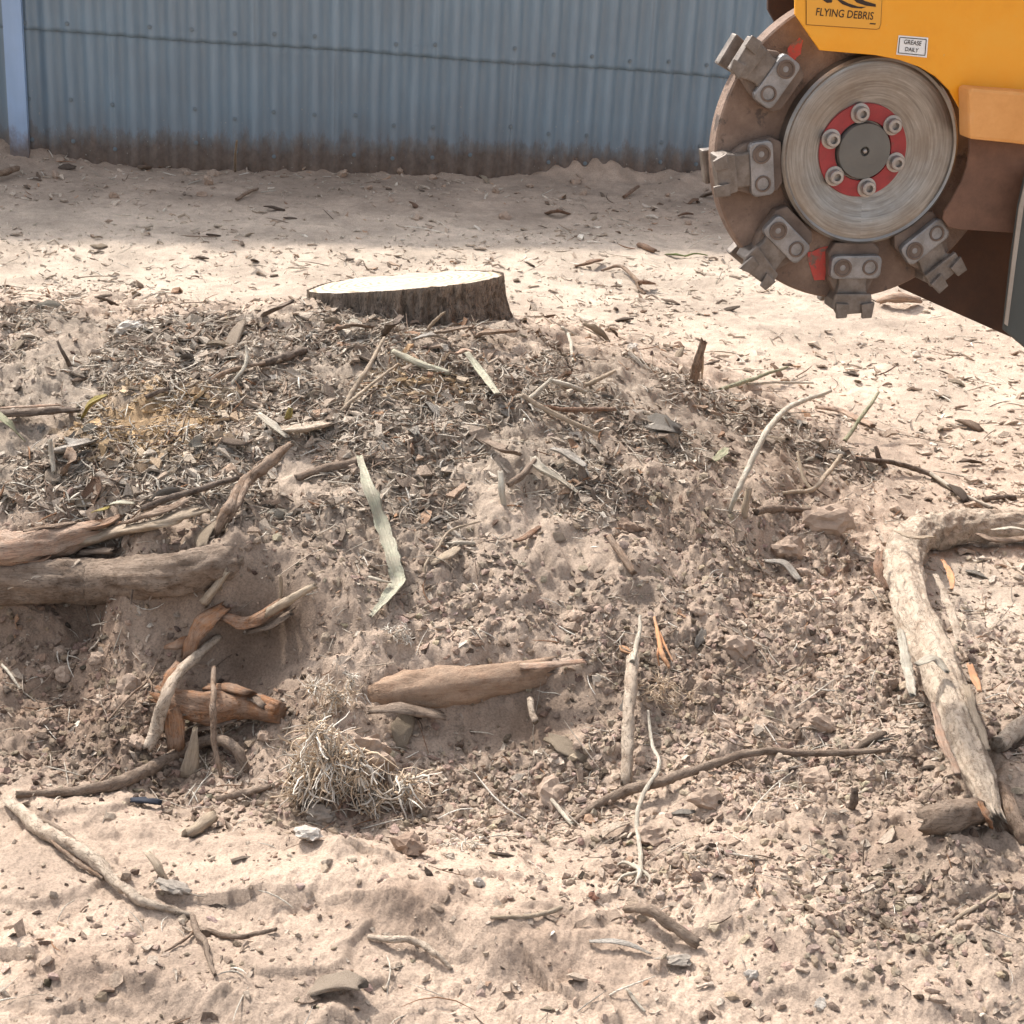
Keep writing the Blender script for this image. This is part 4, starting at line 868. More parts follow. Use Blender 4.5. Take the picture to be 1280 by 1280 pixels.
stem('stalk', 'grey stalk rising at the right end of the white stalk', 'stalk', [(733, 481, .02), (750, 473, .03), (768, 464, .035)], [2.6, 2.8, 2], 'tan_stalk', sides=8)
stem('stick', 'long tan stick slanting down through the litter right of centre', 'stick', [(653, 494, .03), (692, 517, .03), (746, 541, .02)], [3, 3.4, 2.6], 'tan_stalk', sides=8)
stem('stick', 'red brown stick lying level across the litter', 'stick', [(680, 509, .03), (720, 512, .03), (768, 512, .025)], [2.6, 3.4, 2.4], 'brown_leaf', sides=8)
stem('stalk', 'bent white stalk at the right foot of the stump', 'stalk', [(703, 409, .03), (712, 422, .03), (716, 452, .0)], [1.8, 2.4, 2], 'pale_stalk', sides=8)
stem('leaf', 'curled pale leaf with twisted tail below the red brown stick', 'leaf', [(666, 572, .02), (676, 588, .035), (700, 602, .02), (724, 620, .01)], [4, 9, 5, 2], 'pale_stalk', flat=.25, sides=14, curl=.6, jag=(.1, .1))
stem('leaf', 'curled grey leaf lying above the curled pale leaf', 'leaf', [(690, 562, .03), (712, 572, .035), (732, 586, .03)], [4, 8, 4], 'grey_leaf', flat=.25, sides=14, curl=.6)
stem('leaf', 'broad dark leaf at the middle of the litter', 'leaf', [(606, 552, .02), (626, 562, .035), (650, 568, .02)], [5, 11, 5], 'root_bark', flat=.2, sides=14, curl=.5)
stem('stalk', 'short white split stalk upright below the broad dark leaf', 'stalk', [(630, 632, .0), (628, 612, .03), (626, 590, .05)], [3, 4.4, 3.6], 'pale_stalk', flat=.5, sides=10)
stem('stick', 'grey bent stick right of the white split stalk', 'stick', [(636, 606, .02), (652, 594, .03), (668, 576, .03)], [4, 4.6, 3], 'root_bark', sides=10)
stem('long_leaf', 'long pale green leaf blade with bent tip lying in the middle of the mound', 'leaf', [(449, 572, .05), (462, 612, .045), (478, 660, .03), (490, 704, .022), (496, 730, .016), (484, 751, .010), (466, 770, .005)], [3, 7, 8.5, 8.5, 8.5, 7, 3], 'leaf_blade', flat=.18, sides=20, rough=.3, ridges=.25, curl=.5, jag=(.6, .5), wob=.2, rings=90)
stem('stalk', 'little white splinter beside the bend of the leaf blade', 'stalk', [(462, 722, .02), (476, 726, .02), (488, 728, .015)], [4, 3.4, 2], 'pale_stalk', flat=.5, sides=8)
stem('stalk', 'small white straw lying right of the leaf blade', 'stalk', [(560, 680), (576, 679, .01), (593, 680)], [3, 3.4, 2.6], 'pale_stalk', sides=8)
stem('root', 'thin looping root on the soil right of the leaf blade', 'root', [(532, 722), (532, 704, .01), (548, 684, .014), (562, 664, .01), (600, 652)], [1.6, 1.8, 1.8, 1.6, 1.2], 'tan_stalk', sides=6)
stem('bark_piece', 'pointed tan bark shard right of the looping root', 'bark', [(540, 704), (558, 694, .016), (572, 684, .012)], [5, 9, 5], 'tan_stalk', flat=.35, sides=12, rough=.3)
stem('bark_piece', 'reddish bark shard high on the mound right of centre', 'bark', [(645, 676), (660, 669, .012), (674, 659)], [4, 5, 3], 'brown_leaf', flat=.4, sides=10)
stem('stick', 'dark stick stuck in the slope right of centre', 'stick', [(762, 672, .02), (774, 690, .02), (792, 716, .01)], [4, 5, 4], 'brown_stick', sides=10, rough=.25)
# -- foreground
s_ = stem('root', 'long shaggy root running down the sand at lower left', 'root', [(10, 1000), (45, 1030, .012), (80, 1052, .012), (124, 1082, .012), (157, 1114, .01), (187, 1132), (240, 1145)], [5, 8, 8, 7, 6, 5, 4], 'pale_root_bark', sides=14, rough=.35, ridges=.25, rings=90, wob=.5)
stem('strand', None, None, [(54, 1025, .012), (90, 1046, .018), (128, 1086, .012)], [2.6, 3.4, 3], 'root_bark', s_, sides=8, wob=.6)
stem('strand', None, None, [(60, 1046, .012), (96, 1078, .01), (130, 1096, .012)], [2, 3, 2], 'brown_stick', s_, sides=8, wob=.6)
stem('strand', None, None, [(240, 1145), (254, 1180, .008), (269, 1218)], [4, 4, 2.4], 'root_bark', s_, sides=8, rough=.3, wob=.5)
stem('strand', None, None, [(259, 1163), (300, 1170, .01), (346, 1163)], [3, 3.6, 2.4], 'root_bark', s_, sides=8, rough=.3, wob=.5)
stem('strand', None, None, [(246, 1160), (226, 1178, .006), (206, 1190)], [2, 2, 1], 'brown_stick', s_, sides=6, wob=.5)
stem('stick', 'broken tan stick leaning above the flat stone at lower left', 'stick', [(186, 1068, .03), (196, 1084, .02), (207, 1101, .0)], [4, 6, 5], 'tan_stalk', flat=.5, sides=10)
stem('root', 'pale wriggling root on the crumbled edge in the foreground', 'root', [(461, 1171), (488, 1174, .012), (516, 1176, .014), (544, 1190, .014), (563, 1210)], [3, 4.2, 4.6, 4.6, 2.6], 'pale_root_bark', sides=10, rough=.3, wob=.5)
stem('stick', 'thin grey stick lying level on the foreground sand', 'stick', [(615, 1147), (663, 1145, .006), (700, 1135, .01)], [2.4, 2.8, 3], 'tan_stalk', sides=8)
stem('stick', 'thick crooked grey stick on the foreground sand right of centre', 'stick', [(783, 1136, .01), (812, 1139, .022), (842, 1157, .022), (872, 1178, .012)], [4.5, 7.5, 7.5, 6], 'root_bark', sides=14, rough=.25, wob=.3)
stem('leaf', 'slender pale leaf lying below the crooked grey stick', 'leaf', [(737, 1177), (774, 1179, .01), (813, 1193)], [3, 5.4, 2], 'grey_leaf', flat=.3, sides=10, curl=.3, jag=(.1, .1))
stem('stick', 'short pale straw in the bottom right foreground rut', 'stalk', [(784, 1237), (794, 1250, .006), (806, 1264)], [2, 2.4, 1.4], 'pale_stalk', sides=6)
stem('twig', 'thin curved twig on the soil at lower right', 'twig', [(1169, 1170), (1204, 1142, .01), (1246, 1117, .012)], [2.2, 2.8, 2.6], 'tan_stalk', sides=8)
stem('stick', 'dark stub standing in the soil at right below the long curved root', 'stick', [(1062, 1010, .0), (1066, 1000, .02), (1068, 986, .04)], [5, 5, 4], 'dark_stick', sides=10, rough=.3)
# -- the yard behind
stem('stick', 'brown stick end on the soil heap at the far left', 'stick', [(-20, 221, .03), (6, 215, .03), (22, 210, .03)], [4, 4, 3.4], 'brown_stick', sides=10)
stem('twig', 'pale twig leaning against the foot of the fence', 'twig', [(294, 214, .0), (294, 196, .1), (296, 176, .2)], [1.6, 1.6, 1.2], 'tan_stalk', sides=6, wob=.05)
s_ = stem('twig', 'bent brown twig with a dead leaf on the sunny sand', 'twig', [(752, 338), (776, 333, .02), (796, 350, .02), (800, 356, .01)], [1.4, 2.4, 2.6, 2], 'brown_stick', sides=8)
stem('dead_leaf', None, None, [(798, 354, .02), (806, 355, .03), (818, 357, .01)], [3, 6, 2], 'brown_leaf', s_, flat=.4, sides=10, curl=.4)
stem('prong', None, None, [(796, 354, .02), (799, 362, .01), (806, 367)], [2, 2, 1.6], 'brown_stick', s_, sides=6)
stem('leaf', 'dead brown leaf on the sunny sand left of the bent twig', 'leaf', [(720, 333), (736, 330, .02), (750, 326, .01)], [3, 5, 3], 'brown_leaf', flat=.4, sides=10, curl=.5)
s_ = stem('leaf', 'green leaf on the sunny sand near the cutter wheel', 'leaf', [(832, 318), (842, 318, .014), (856, 320, .008)], [2, 4, 2], 'green_leaf', flat=.3, sides=10, curl=.3, jag=(.1, .1))
stem('leaf_stalk', None, None, [(856, 320, .008), (870, 317, .012), (884, 319, .006)], [1.2, 1, .8], 'green_leaf', s_, sides=6)
stem('stick', 'brown stick end beside the green leaf', 'stick', [(799, 306, .01), (808, 309, .014), (818, 313, .01)], [3, 3.6, 2.6], 'brown_leaf', sides=8)
stem('leaf', 'dark brown leaf in the fence shade near the middle', 'leaf', [(684, 267), (696, 264, .03), (711, 267)], [3, 5, 3], 'brown_leaf', flat=.4, sides=10, curl=.5)
stem('stick', 'brown stick in the fence shade at left of the stump', 'stick', [(296, 249, .01), (310, 240, .02), (322, 236, .01)], [2, 2.4, 1.6], 'brown_stick', sides=8)
stem('stick', 'red brown stick in the fence shade near the cutter wheel', 'stick', [(780, 246, .01), (790, 238, .02), (798, 233, .02)], [2, 2.2, 1.6], 'brown_leaf', sides=8)
stem('wood_piece', 'torn reddish wood chunk on the sand under the cutter wheel', 'wood piece', [(1102, 376, .02), (1122, 372, .04), (1148, 374, .02)], [6, 9, 5], 'pink_wood', flat=.6, sides=14, rough=.4, ridges=.3)

# ------------------------------------------------------------------ fibre clump: hundreds of hair-thin roots round a torn core
def fibre_clump(name, label, pxy, rad, count, lift, seed, mats, thick=.0012):
    r_ = np.random.default_rng(seed); c0 = at(pxy[0], pxy[1], lift)
    root = link(name, None); root.location = c0; tag(root, label, 'root clump')
    hubs = [np.array([math.cos(q) * e, -.25 * r_.random(), math.sin(q) * e * .8]) * rad for q, e in zip(r_.uniform(0, 6.28, 15), r_.uniform(.15, .85, 15))]
    for mi, mt in enumerate(mats):
        V = []; F = []; G = []; off = 0; cnt = count // len(mats)
        for i in range(cnt):
            hub = hubs[r_.integers(len(hubs))]; d = r_.normal(size=3) * .9 + hub / rad * .7 + np.array([0, -.5, -.25]); d /= np.linalg.norm(d)
            p = hub + r_.normal(0, .07, 3) * rad; k = 7; L = rad * r_.uniform(.2, .7); rr = thick * r_.uniform(.45, 1.3); P = []
            vel = d; bend = r_.normal(0, .38, 3)
            for j in range(k):
                P.append(p.copy()); vel = vel + bend + r_.normal(0, .35, 3) + np.array([0, 0, -.1]); vel /= np.linalg.norm(vel); p = p + vel * L / k
            P = np.array(P); T = np.gradient(P, axis=0); T /= np.linalg.norm(T, axis=1)[:, None]
            S1 = np.cross(T, [.3, .2, .93]); S1 /= np.linalg.norm(S1, axis=1)[:, None] + 1e-9; S2 = np.cross(S1, T)
            taper = np.linspace(1, .35, k)[:, None] * rr
            for a in (0, 2.094, 4.189): V.append(P + (S1 * math.cos(a) + S2 * math.sin(a)) * taper); G.append(np.stack([np.full(k, a * .01 + i * .37), np.full(k, i * .11), np.linspace(0, L, k)], 1))
            for a in range(3):
                b = (a + 1) % 3
                for j in range(k - 1): F.append((off + a * k + j, off + b * k + j, off + b * k + j + 1, off + a * k + j + 1))
            off += 3 * k
        me = np_mesh('fibres', np.concatenate(V), [np.array(F)], True)
        at_ = me.attributes.new('grain', 'FLOAT_VECTOR', 'POINT'); at_.data.foreach_set('vector', np.concatenate(G).astype(np.float32).ravel())
        o = link('fibres', me, MATS[mt], root); o['kind'] = 'stuff'
    return root
fc_ = fibre_clump('fibre_clump', 'shaggy clump of fine pale root fibres hanging at the foot of the bank', (436, 952), .115, 900, .055, 41, ['fibre', 'pale_fibre', 'pale_fibre', 'fibre'], .0025)
fibre_clump('fibre_clump', 'small wisp of root fibres above the shaggy fibre clump', (418, 862), .055, 330, .03, 42, ['fibre', 'pale_fibre'])
fibre_clump('fibre_clump', 'fine tangle of rootlets right of the upright pale root', (828, 868), .06, 160, .02, 43, ['fibre'])
fibre_clump('fibre_clump', 'tiny white fibre tuft above the buried root', (500, 792), .028, 110, .01, 44, ['pale_fibre'])
fibre_clump('fibre_clump', 'thin white rootlets on the crumbs right of the shaggy clump', (590, 1050), .05, 70, .012, 45, ['pale_fibre'])

# ------------------------------------------------------------------ stones and clods
def rock_mesh(name, seed, angular=.5, flat=.7, sub=2):
    bm = bmesh.new(); bmesh.ops.create_icosphere(bm, subdivisions=sub, radius=1.0); r_ = np.random.default_rng(seed)
    co = np.array([v.co[:] for v in bm.verts])
    if angular > 0:
        for _ in range(7):
            nrm = r_.normal(size=3); nrm /= np.linalg.norm(nrm); dlim = r_.uniform(.5, .85); dd = co @ nrm
            over = np.maximum(0, dd - dlim) * min(1, angular * 1.4); co = co - over[:, None] * nrm[None]
    co = co * (1 + .35 * (1 - angular * .6) * fbm(co[:, 0] * 1.4 + seed, co[:, 1] * 1.4 + co[:, 2] * 1.1, 1.0, 3, seed))[:, None]
    co = co * (1 + .42 * fbm(co[:, 0] * 3.4 + seed, co[:, 1] * 4 + co[:, 2] * 3.1, 1.0, 3, seed + 4, .6))[:, None]
    co = co * np.array([r_.uniform(.85, 1.2), r_.uniform(.7, 1.0), flat])
    for v, c_ in zip(bm.verts, co): v.co = Vector(c_)
    for f in bm.faces: f.smooth = False
    me = bpy.data.meshes.new(name); bm.to_mesh(me); bm.free(); return me
def rock(name, label, cat, px, py, rpx, mat, ang=.5, flat=.7, sx=1.0, lift=.35, group=None, rz=None):
    p = at(px, py + rpx * .3, 0); r = rpx * np.linalg.norm(p - CAM_O) / F_PX; _seed[0] += 1
    me = rock_mesh(name, _seed[0], ang, flat, 3)
    o = link(name, me, MATS[mat]); o.scale = (r * sx, r, r); o.location = (p[0], p[1] + r * .3, p[2] + r * lift)
    o.rotation_euler = (rng.normal(0, .2), rng.normal(0, .2), rng.uniform(-.5, .5) if rz is None else rz); tag(o, label, cat, group); return o
rock('stone', 'rounded grey stone beside the foot of the shaggy fibre clump', 'stone', 400, 1021, 16, 'grey_stone', .2, .7)
rock('stone', 'blocky whitish stone just below the rounded grey stone', 'stone', 385, 1047, 17, 'pale_stone', 1.0, .6, 1.1)
rock('stone', 'angular brown stone with a lit top below the fibre clump', 'stone', 510, 1060, 25, 'brown_stone', 1.0, .75, 1.1)
rock('stone', 'flat grey stone by the long shaggy root at lower left', 'stone', 216, 1113, 18, 'grey_stone', .9, .45, 1.2)
rock('stone', 'flat pale edged stone below the crooked grey stick', 'stone', 843, 1203, 15, 'grey_stone', .9, .45, 1.2)
rock('stone', 'small tan stone in the crumbs above the foreground edge', 'stone', 599, 1105, 10, 'pale_stone', .5, .7)
rock('pebble', 'smooth dark grey pebble left of the long curved root', 'stone', 687, 989, 9, 'grey_stone', .0, .75)
rock('pebble', 'small red brown pebble on the foreground sand', 'stone', 741, 1123, 7, 'red_stone', .6, .8)
rock('stone', 'white cube like stone on the sand right of the stump', 'stone', 790, 438, 8.5, 'pale_stone', 1.0, .85)
rock('stone', 'pinkish smooth stone behind the left crest of the mound', 'stone', 160, 411, 15, 'pale_stone', .1, .5, 1.2)
rock('soil_clod', 'largest pale soil clod at the right of the mound below the forked twig', 'clod', 1036, 654, 25, 'soil_clod', .3, .75, 1.15)
rock('soil_clod', 'rounded soil clod just below the largest pale clod', 'clod', 986, 690, 21, 'soil_clod', .2, .75)
rock('soil_clod', 'flat topped clod left of the big elbow root', 'clod', 1026, 906, 18, 'soil_clod', .7, .6, 1.2)
rock('soil_clod', 'brown clod on the slope below the middle right', 'clod', 920, 812, 24, 'soil_clod', .5, .8)
rock('soil_clod', 'clod under the long curved root at its bend', 'clod', 884, 1004, 18, 'soil_clod', .4, .8)
rock('soil_clod', 'soil lump right of the clod under the curved root', 'clod', 1020, 975, 20, 'soil_clod', .6, .8)
rock('soil_clod', 'soil lump by the foot of the thin winding root', 'clod', 812, 1050, 16, 'soil_clod', .4, .8)
rock('stone', 'whitish wedge stone at the bottom right edge of the foreground', 'stone', 1027, 1256, 9, 'pale_stone', .9, .7)
rock('stone', 'pointed pale stone in the bottom right foreground', 'stone', 939, 1222, 9, 'pale_stone', .6, .9)
rock('stone', 'dark angular stone on the sand above the cutter wheel shadow', 'stone', 785, 660, 14, 'brown_stone', .8, .7)
rock('stone', 'square brown stone on the slope above the buried root', 'stone', 596, 803, 9, 'brown_stone', 1, .8)

o_ = link('soil_core', rock_mesh('soil_core', 4242, .2, .8, 4), MATS['soil_clod'], fc_); o_.scale = (.075, .05, .06); o_.location = (.0, .035, -.015)

# ------------------------------------------------------------------ loose debris: the largest pieces one by one, the rest as masses
def slope_frame(x, y, e=.012):
    hx = (height(x + e, y) - height(x - e, y)) / (2 * e); hy = (height(x, y + e) - height(x, y - e)) / (2 * e)
    hx = np.clip(hx, -1, 1); hy = np.clip(hy, -1, 1)
    N = np.stack([-hx, -hy, np.ones_like(hx)], 1); return N / np.linalg.norm(N, axis=1)[:, None]

def sample(nwant, dens, y0=1.45, y1=7.7, seed=0):
    """positions on the yard with the given density field (0..1)"""
    r_ = np.random.default_rng(seed); out = []; got = 0
    while got < nwant:
        u = r_.random(nwant * 3); y = y0 * (y1 / y0) ** u; hw = .36 * y + .3; x = (r_.random(len(y)) * 2 - 1) * hw
        d = dens(x, y); k = r_.random(len(y)) < d
        out.append(np.stack([x[k], y[k]], 1)); got += k.sum()
    return np.concatenate(out)[:nwant]

def rot_frames(N, r_, tilt):
    n_ = len(N); z = N + r_.normal(0, 1, (n_, 3)) * np.asarray(tilt).reshape(-1, 1); z /= np.linalg.norm(z, axis=1)[:, None]
    a = r_.uniform(0, 2 * np.pi, n_); h = np.stack([np.cos(a), np.sin(a), np.zeros(n_)], 1)
    x = h - (h * z).sum(1)[:, None] * z; x /= np.linalg.norm(x, axis=1)[:, None]; y = np.cross(z, x)
    return x, y, z

PAL = np.array([[.45, .39, .32], [.36, .30, .24], [.55, .49, .41], [.27, .20, .15], [.15, .11, .085], [.08, .062, .05], [.66, .61, .53], [.40, .22, .12], [.24, .135, .08]]) * 1.18
def flakes(name, label, cat, P, size, aspect, tilt, pal_w, seed, thick=.09, zoff=.04, tint=None, curl=.3):
    r_ = np.random.default_rng(seed); n_ = len(P)
    z0 = height(P[:, 0], P[:, 1]); N = slope_frame(P[:, 0], P[:, 1]); ax, ay, az = rot_frames(N, r_, tilt)
    L = size; W = size * aspect; T = np.maximum(.0008, size * thick)
    # outline of six corners, drawn irregular; middle pair raised or sunk: a bent chip with 20 triangles
    u = np.array([-1, -.1, 1, 1, .1, -1]) ; v = np.array([-1, -1, -1, 1, 1, 1])
    U = u[None] * (1 + r_.normal(0, .22, (n_, 6))) * L[:, None] * .5; Vv = v[None] * (1 + r_.normal(0, .32, (n_, 6))) * W[:, None] * .5
    pin = r_.random((n_, 2)); U[:, 0] *= 1; Vv[:, 2] *= pin[:, 0]; Vv[:, 3] *= pin[:, 0]; Vv[:, 0] *= .3 + .7 * pin[:, 1]; Vv[:, 5] *= .3 + .7 * pin[:, 1]
    H = r_.normal(0, curl, (n_, 6)) * W[:, None] * .5; H[:, [1, 4]] += (r_.normal(0, curl, n_) * L * .5)[:, None]
    c0 = np.stack([P[:, 0], P[:, 1], z0], 1) + N * (zoff * W + T * .5)[:, None]
    top = c0[:, None] + ax[:, None] * U[..., None] + ay[:, None] * Vv[..., None] + az[:, None] * (H + T[:, None])[..., None]
    bot = c0[:, None] + ax[:, None] * U[..., None] * .92 + ay[:, None] * Vv[..., None] * .92 + az[:, None] * H[..., None]
    V = np.concatenate([top, bot - N[:, None] * (T * .6)[:, None, None]], 1).reshape(-1, 3); base = (np.arange(n_) * 12)[:, None]
    quads = np.array([[0, 1, 4, 5], [1, 2, 3, 4], [7, 6, 11, 10], [8, 7, 10, 9]][:2] + [[(i + 1) % 6, i, 6 + i, 6 + (i + 1) % 6] for i in range(6)])
    F = (base[:, :, None] + quads[None]).reshape(-1, 4)
    me = np_mesh(name, V, [F]); col = PAL[r_.choice(len(PAL), n_, p=np.array(pal_w) / np.sum(pal_w))] * r_.uniform(.75, 1.25, (n_, 1))
    dk = r_.uniform(.2, .75, (n_, 1)); col = col * (1 - dk) + soil_tint(P[:, 0], P[:, 1]) * dk * 1.15
    if tint is not None: col = tint(P[:, 0], P[:, 1], col, r_)
    vcol(me, np.repeat(col, 12, 0)); o = link(name, me, MATS['debris']); tag(o, label, cat, kind='stuff'); return o
def clods(name, label, cat, P, size, seed, colf, zoff=.25):
    r_ = np.random.default_rng(seed); n_ = len(P); bm = bmesh.new(); bmesh.ops.create_icosphere(bm, subdivisions=1, radius=1.0)
    B = np.array([v.co[:] for v in bm.verts]); Ft = np.array([[v.index for v in f.verts] for f in bm.faces]); bm.free(); k = len(B)
    z0 = height(P[:, 0], P[:, 1]); N = slope_frame(P[:, 0], P[:, 1]); ax, ay, az = rot_frames(N, r_, .5)
    sc = size[:, None] * r_.uniform(.6, 1.25, (n_, 3)) * np.array([1.15, .9, .62]); Q = B[None] * (1 + r_.normal(0, .26, (n_, k)))[..., None] * sc[:, None]
    c0 = np.stack([P[:, 0], P[:, 1], z0], 1) + N * (size * zoff)[:, None]
    V = (c0[:, None] + ax[:, None] * Q[..., :1] + ay[:, None] * Q[..., 1:2] + az[:, None] * Q[..., 2:]).reshape(-1, 3)
    F = ((np.arange(n_) * k)[:, None, None] + Ft[None]).reshape(-1, 3); me = np_mesh(name, V, [F])
    vcol(me, np.repeat(colf(P[:, 0], P[:, 1], r_), k, 0)); o = link(name, me, MATS['debris']); tag(o, label, cat, kind='stuff'); return o
def soilcol(x, y, r_): k = (r_.random((len(x), 1)) < .13); return np.where(k, np.array([.15, .11, .085]) * r_.uniform(.5, 1.5, (len(x), 1)), soil_tint(x, y) * r_.uniform(.75, 1.15, (len(x), 1))) * (1 + r_.normal(0, .03, (len(x), 3)))

stump_clear = lambda x, y: (((x - SC[0]) / .235) ** 2 + ((y - SC[1]) / .215) ** 2) > 1
d_lit = lambda x, y: (1 - z_smooth(x, y)) * np.clip(sstep(.3, .7, z_litter(x, y)) * (.55 + 2.0 * fbm(x, y, 5, 3, 401)), 0, 1) * stump_clear(x, y)
d_crumb = lambda x, y: (1 - z_smooth(x, y)) * np.clip((z_crumb(x, y) + .02) * (.8 + .9 * fbm(x, y, 8, 3, 403)) + .004 * (y < 3), 0, 1) * stump_clear(x, y)
d_yard = lambda x, y: np.clip(sstep(3.6, 4.6, y) + sstep(.5, .9, x) * .8, 0, 1) * (.6 + 1.2 * fbm(x, y, 2.2, 3, 405)) * stump_clear(x, y)
d_all = lambda x, y: (.16 + .84 * sstep(2.0, 2.5, y)) * (1 - .8 * z_smooth(x, y)) * np.clip(.35 + 1.0 * fbm(x, y, 4, 3, 407) + .4 * z_litter(x, y), 0, 1) * stump_clear(x, y)
d_flank = lambda x, y: np.clip(d_all(x, y) * .7 + .8 * z_crumb(x, y) * (1 - z_smooth(x, y)), 0, 1)
def sawtint(x, y, col, r_):
    k = np.clip(z_saw(x, y) * 1.3 + r_.normal(0, .25, len(x)), 0, 1)[:, None] * (z_saw(x, y) > .1)[:, None]
    return col * (1 - k) + np.array([.52, .36, .20]) * r_.uniform(.6, 1.3, (len(x), 1)) * k
g_ = np.random.default_rng(77)
def fsize(P, med, sig, big=.045):
    sz = g_.lognormal(math.log(med), sig, len(P)); return np.clip(sz * (1 - .55 * z_saw(P[:, 0], P[:, 1])), .004, big)
P = sample(22000, d_lit, 2.4, 4.5, 1); flakes('leaf_litter', 'grey and brown leaf litter and bark shreds covering the upper mound', 'leaf litter', P, fsize(P, .0125, .6), g_.uniform(.14, .6, len(P)), g_.uniform(.1, .6, len(P)), [3, 3, 1.6, 2.6, 1.6, 1.1, .3, .25, .6], 2, tint=sawtint)
P = sample(14000, d_flank, 1.45, 4.4, 3); flakes('wood_chips', 'small scattered bark chips and straw bits on the dug soil', 'wood chips', P, fsize(P, .0078, .55, .028), g_.uniform(.2, .7, len(P)), g_.uniform(.1, .5, len(P)), [2.8, 2.8, 1.2, 2.2, 1.2, .5, .1, .2, .4], 4, tint=sawtint)
P = sample(9500, d_yard, 3.2, 7.75, 5); flakes('wood_shavings', 'pale wood shavings and chips strewn over the yard behind the mound', 'wood chips', P, fsize(P, .0145, .55), g_.uniform(.15, .5, len(P)), g_.uniform(.05, .35, len(P)), [3, 1.8, 3, .7, .35, .25, .8, .3, .3], 6)
P = sample(17000, d_crumb, 1.45, 4.3, 7); clods('soil_crumbs', 'loose crumbs of dry soil in the hollows and down the flank of the mound', 'soil crumbs', P, g_.lognormal(math.log(.0038), .68, len(P)).clip(.0015, .0085), 8, soilcol, .12)
P = sample(5000, lambda x, y: d_all(x, y) * .8, 1.45, 6.0, 9); clods('soil_grit', 'fine soil grit scattered over the sandy ground', 'soil grit', P, g_.lognormal(math.log(.0023), .55, len(P)), 10, soilcol, .1)
def straws(name, label, cat, P, seed, length, rad, flat=1.0, wgt=(.25, .15, .22, .12, .08, .13, .05)):
    r_ = np.random.default_rng(seed); n_ = len(P); k = 5; t = np.linspace(-.5, .5, k)
    z0 = height(P[:, 0], P[:, 1]); N = slope_frame(P[:, 0], P[:, 1]); ax, ay, az = rot_frames(N, r_, .25)
    L = (length * r_.lognormal(0, .5, n_))[:, None]; r0 = (rad * r_.uniform(.5, 1.4, n_))[:, None]; b = r_.normal(0, .35, (n_, 1)); c_ = r_.normal(0, .3, (n_, 1)); e = r_.normal(-.05, .18, (n_, 1))
    Q = (np.stack([P[:, 0], P[:, 1], z0], 1) + N * r0 * 2)[:, None] + ax[:, None] * (t * L)[..., None] + ay[:, None] * (b * L * t * t + c_ * L * t ** 3)[..., None] + az[:, None] * (.003 + e * L * (t * t - .1))[..., None]
    rr = (r0 * (1 - .6 * np.abs(t * 2) ** 3))[..., None]; tw = r_.uniform(0, 6.28, (n_, 1)); V = []
    for a in (0, 2.094, 4.189):
        ca = np.cos(a + tw)[..., None]; sa = np.sin(a + tw)[..., None]; V.append(Q + (ay[:, None] * ca + az[:, None] * sa * flat) * rr)
    V = np.stack(V, 1).reshape(-1, 3); F = [(a * k + j, ((a + 1) % 3) * k + j, ((a + 1) % 3) * k + j + 1, a * k + j + 1) for a in range(3) for j in range(k - 1)]
    F = ((np.arange(n_) * 15)[:, None, None] + np.array(F)[None]).reshape(-1, 4)
    col = PAL[np.array([0, 1, 2, 3, 4, 6, 8])[r_.choice(7, n_, p=wgt)]] * r_.uniform(.75, 1.2, (n_, 1))
    me = np_mesh(name, V, [F], True); vcol(me, np.repeat(col, 15, 0)); o = link(name, me, MATS['debris']); tag(o, label, cat, kind='stuff')
P = sample(7000, d_lit, 2.4, 4.5, 17); straws('bark_shreds', 'matted stringy bark shreds woven through the litter on the upper mound', 'bark shreds', P, 18, .024, .0021, .45, (.28, .24, .14, .16, .12, .03, .03))
P = np.concatenate([sample(1600, d_lit, 2.4, 4.5, 11), sample(1900, d_flank, 1.45, 4.3, 13)]); straws('straw', 'thin straws and fine rootlets scattered through the litter and soil', 'straw', P, 14, .042, .0011)
P = sample(500, d_yard, 3.5, 7.6, 15); straws('straw', 'thin straws and twigs scattered over the yard behind the mound', 'straw', P, 16, .07, .002)

# individuals: three hundred clods, bark chips and leaves that show largest
LAND = {'the stump': (510, 415), 'the forked stick': (305, 610), 'the black stick': (352, 450), 'the sawdust patch': (190, 535), 'the crumpled whitish leaf': (90, 570), 'the split log': (60, 680), 'the thick root log': (120, 730),
        'the pale leaf blade': (480, 670), 'the white leaf strip': (602, 466), 'the wooden stake': (871, 470), 'the arching stalk': (913, 640), 'the forked pale twig': (1014, 613), 'the largest clod': (1036, 655), 'the elbow root bend': (1125, 690),
        'the middle of the elbow root': (1180, 860), 'the elbow root tip': (1235, 1010), 'the upright pale root': (784, 920), 'the curved grey root tail': (1060, 942), 'the curved grey root bend': (744, 1007), 'the buried root': (580, 870), 'the torn orange root': (270, 890),
        'the shaggy fibre clump': (440, 1000), 'the angular brown stone': (510, 1062), 'the flat grey stone': (216, 1113), 'the crooked grey stick': (830, 1150), 'the wriggling pale root': (516, 1180), 'the thin curved twig': (1204, 1142), 'the long wavy root': (131, 985),
        'the white cube stone': (790, 440), 'the bent twig with dead leaf': (800, 356), 'the green leaf': (842, 318), 'the brown leaf in shade': (696, 266), 'the blue post': (40, 200), 'the twig against the fence': (294, 214), 'the cutter wheel': (960, 330), 'the red brown stick': (724, 512), 'the broad dark leaf': (626, 562), 'the rubber flap': (1260, 460)}
LXY = np.array([at(*q)[:2] for q in LAND.values()]); LNM = list(LAND)
ORD = ['closest', 'second closest', 'third closest', 'fourth closest', 'fifth closest', 'sixth closest', 'seventh closest', 'eighth closest', 'ninth closest', 'tenth closest', 'eleventh closest', 'twelfth closest']
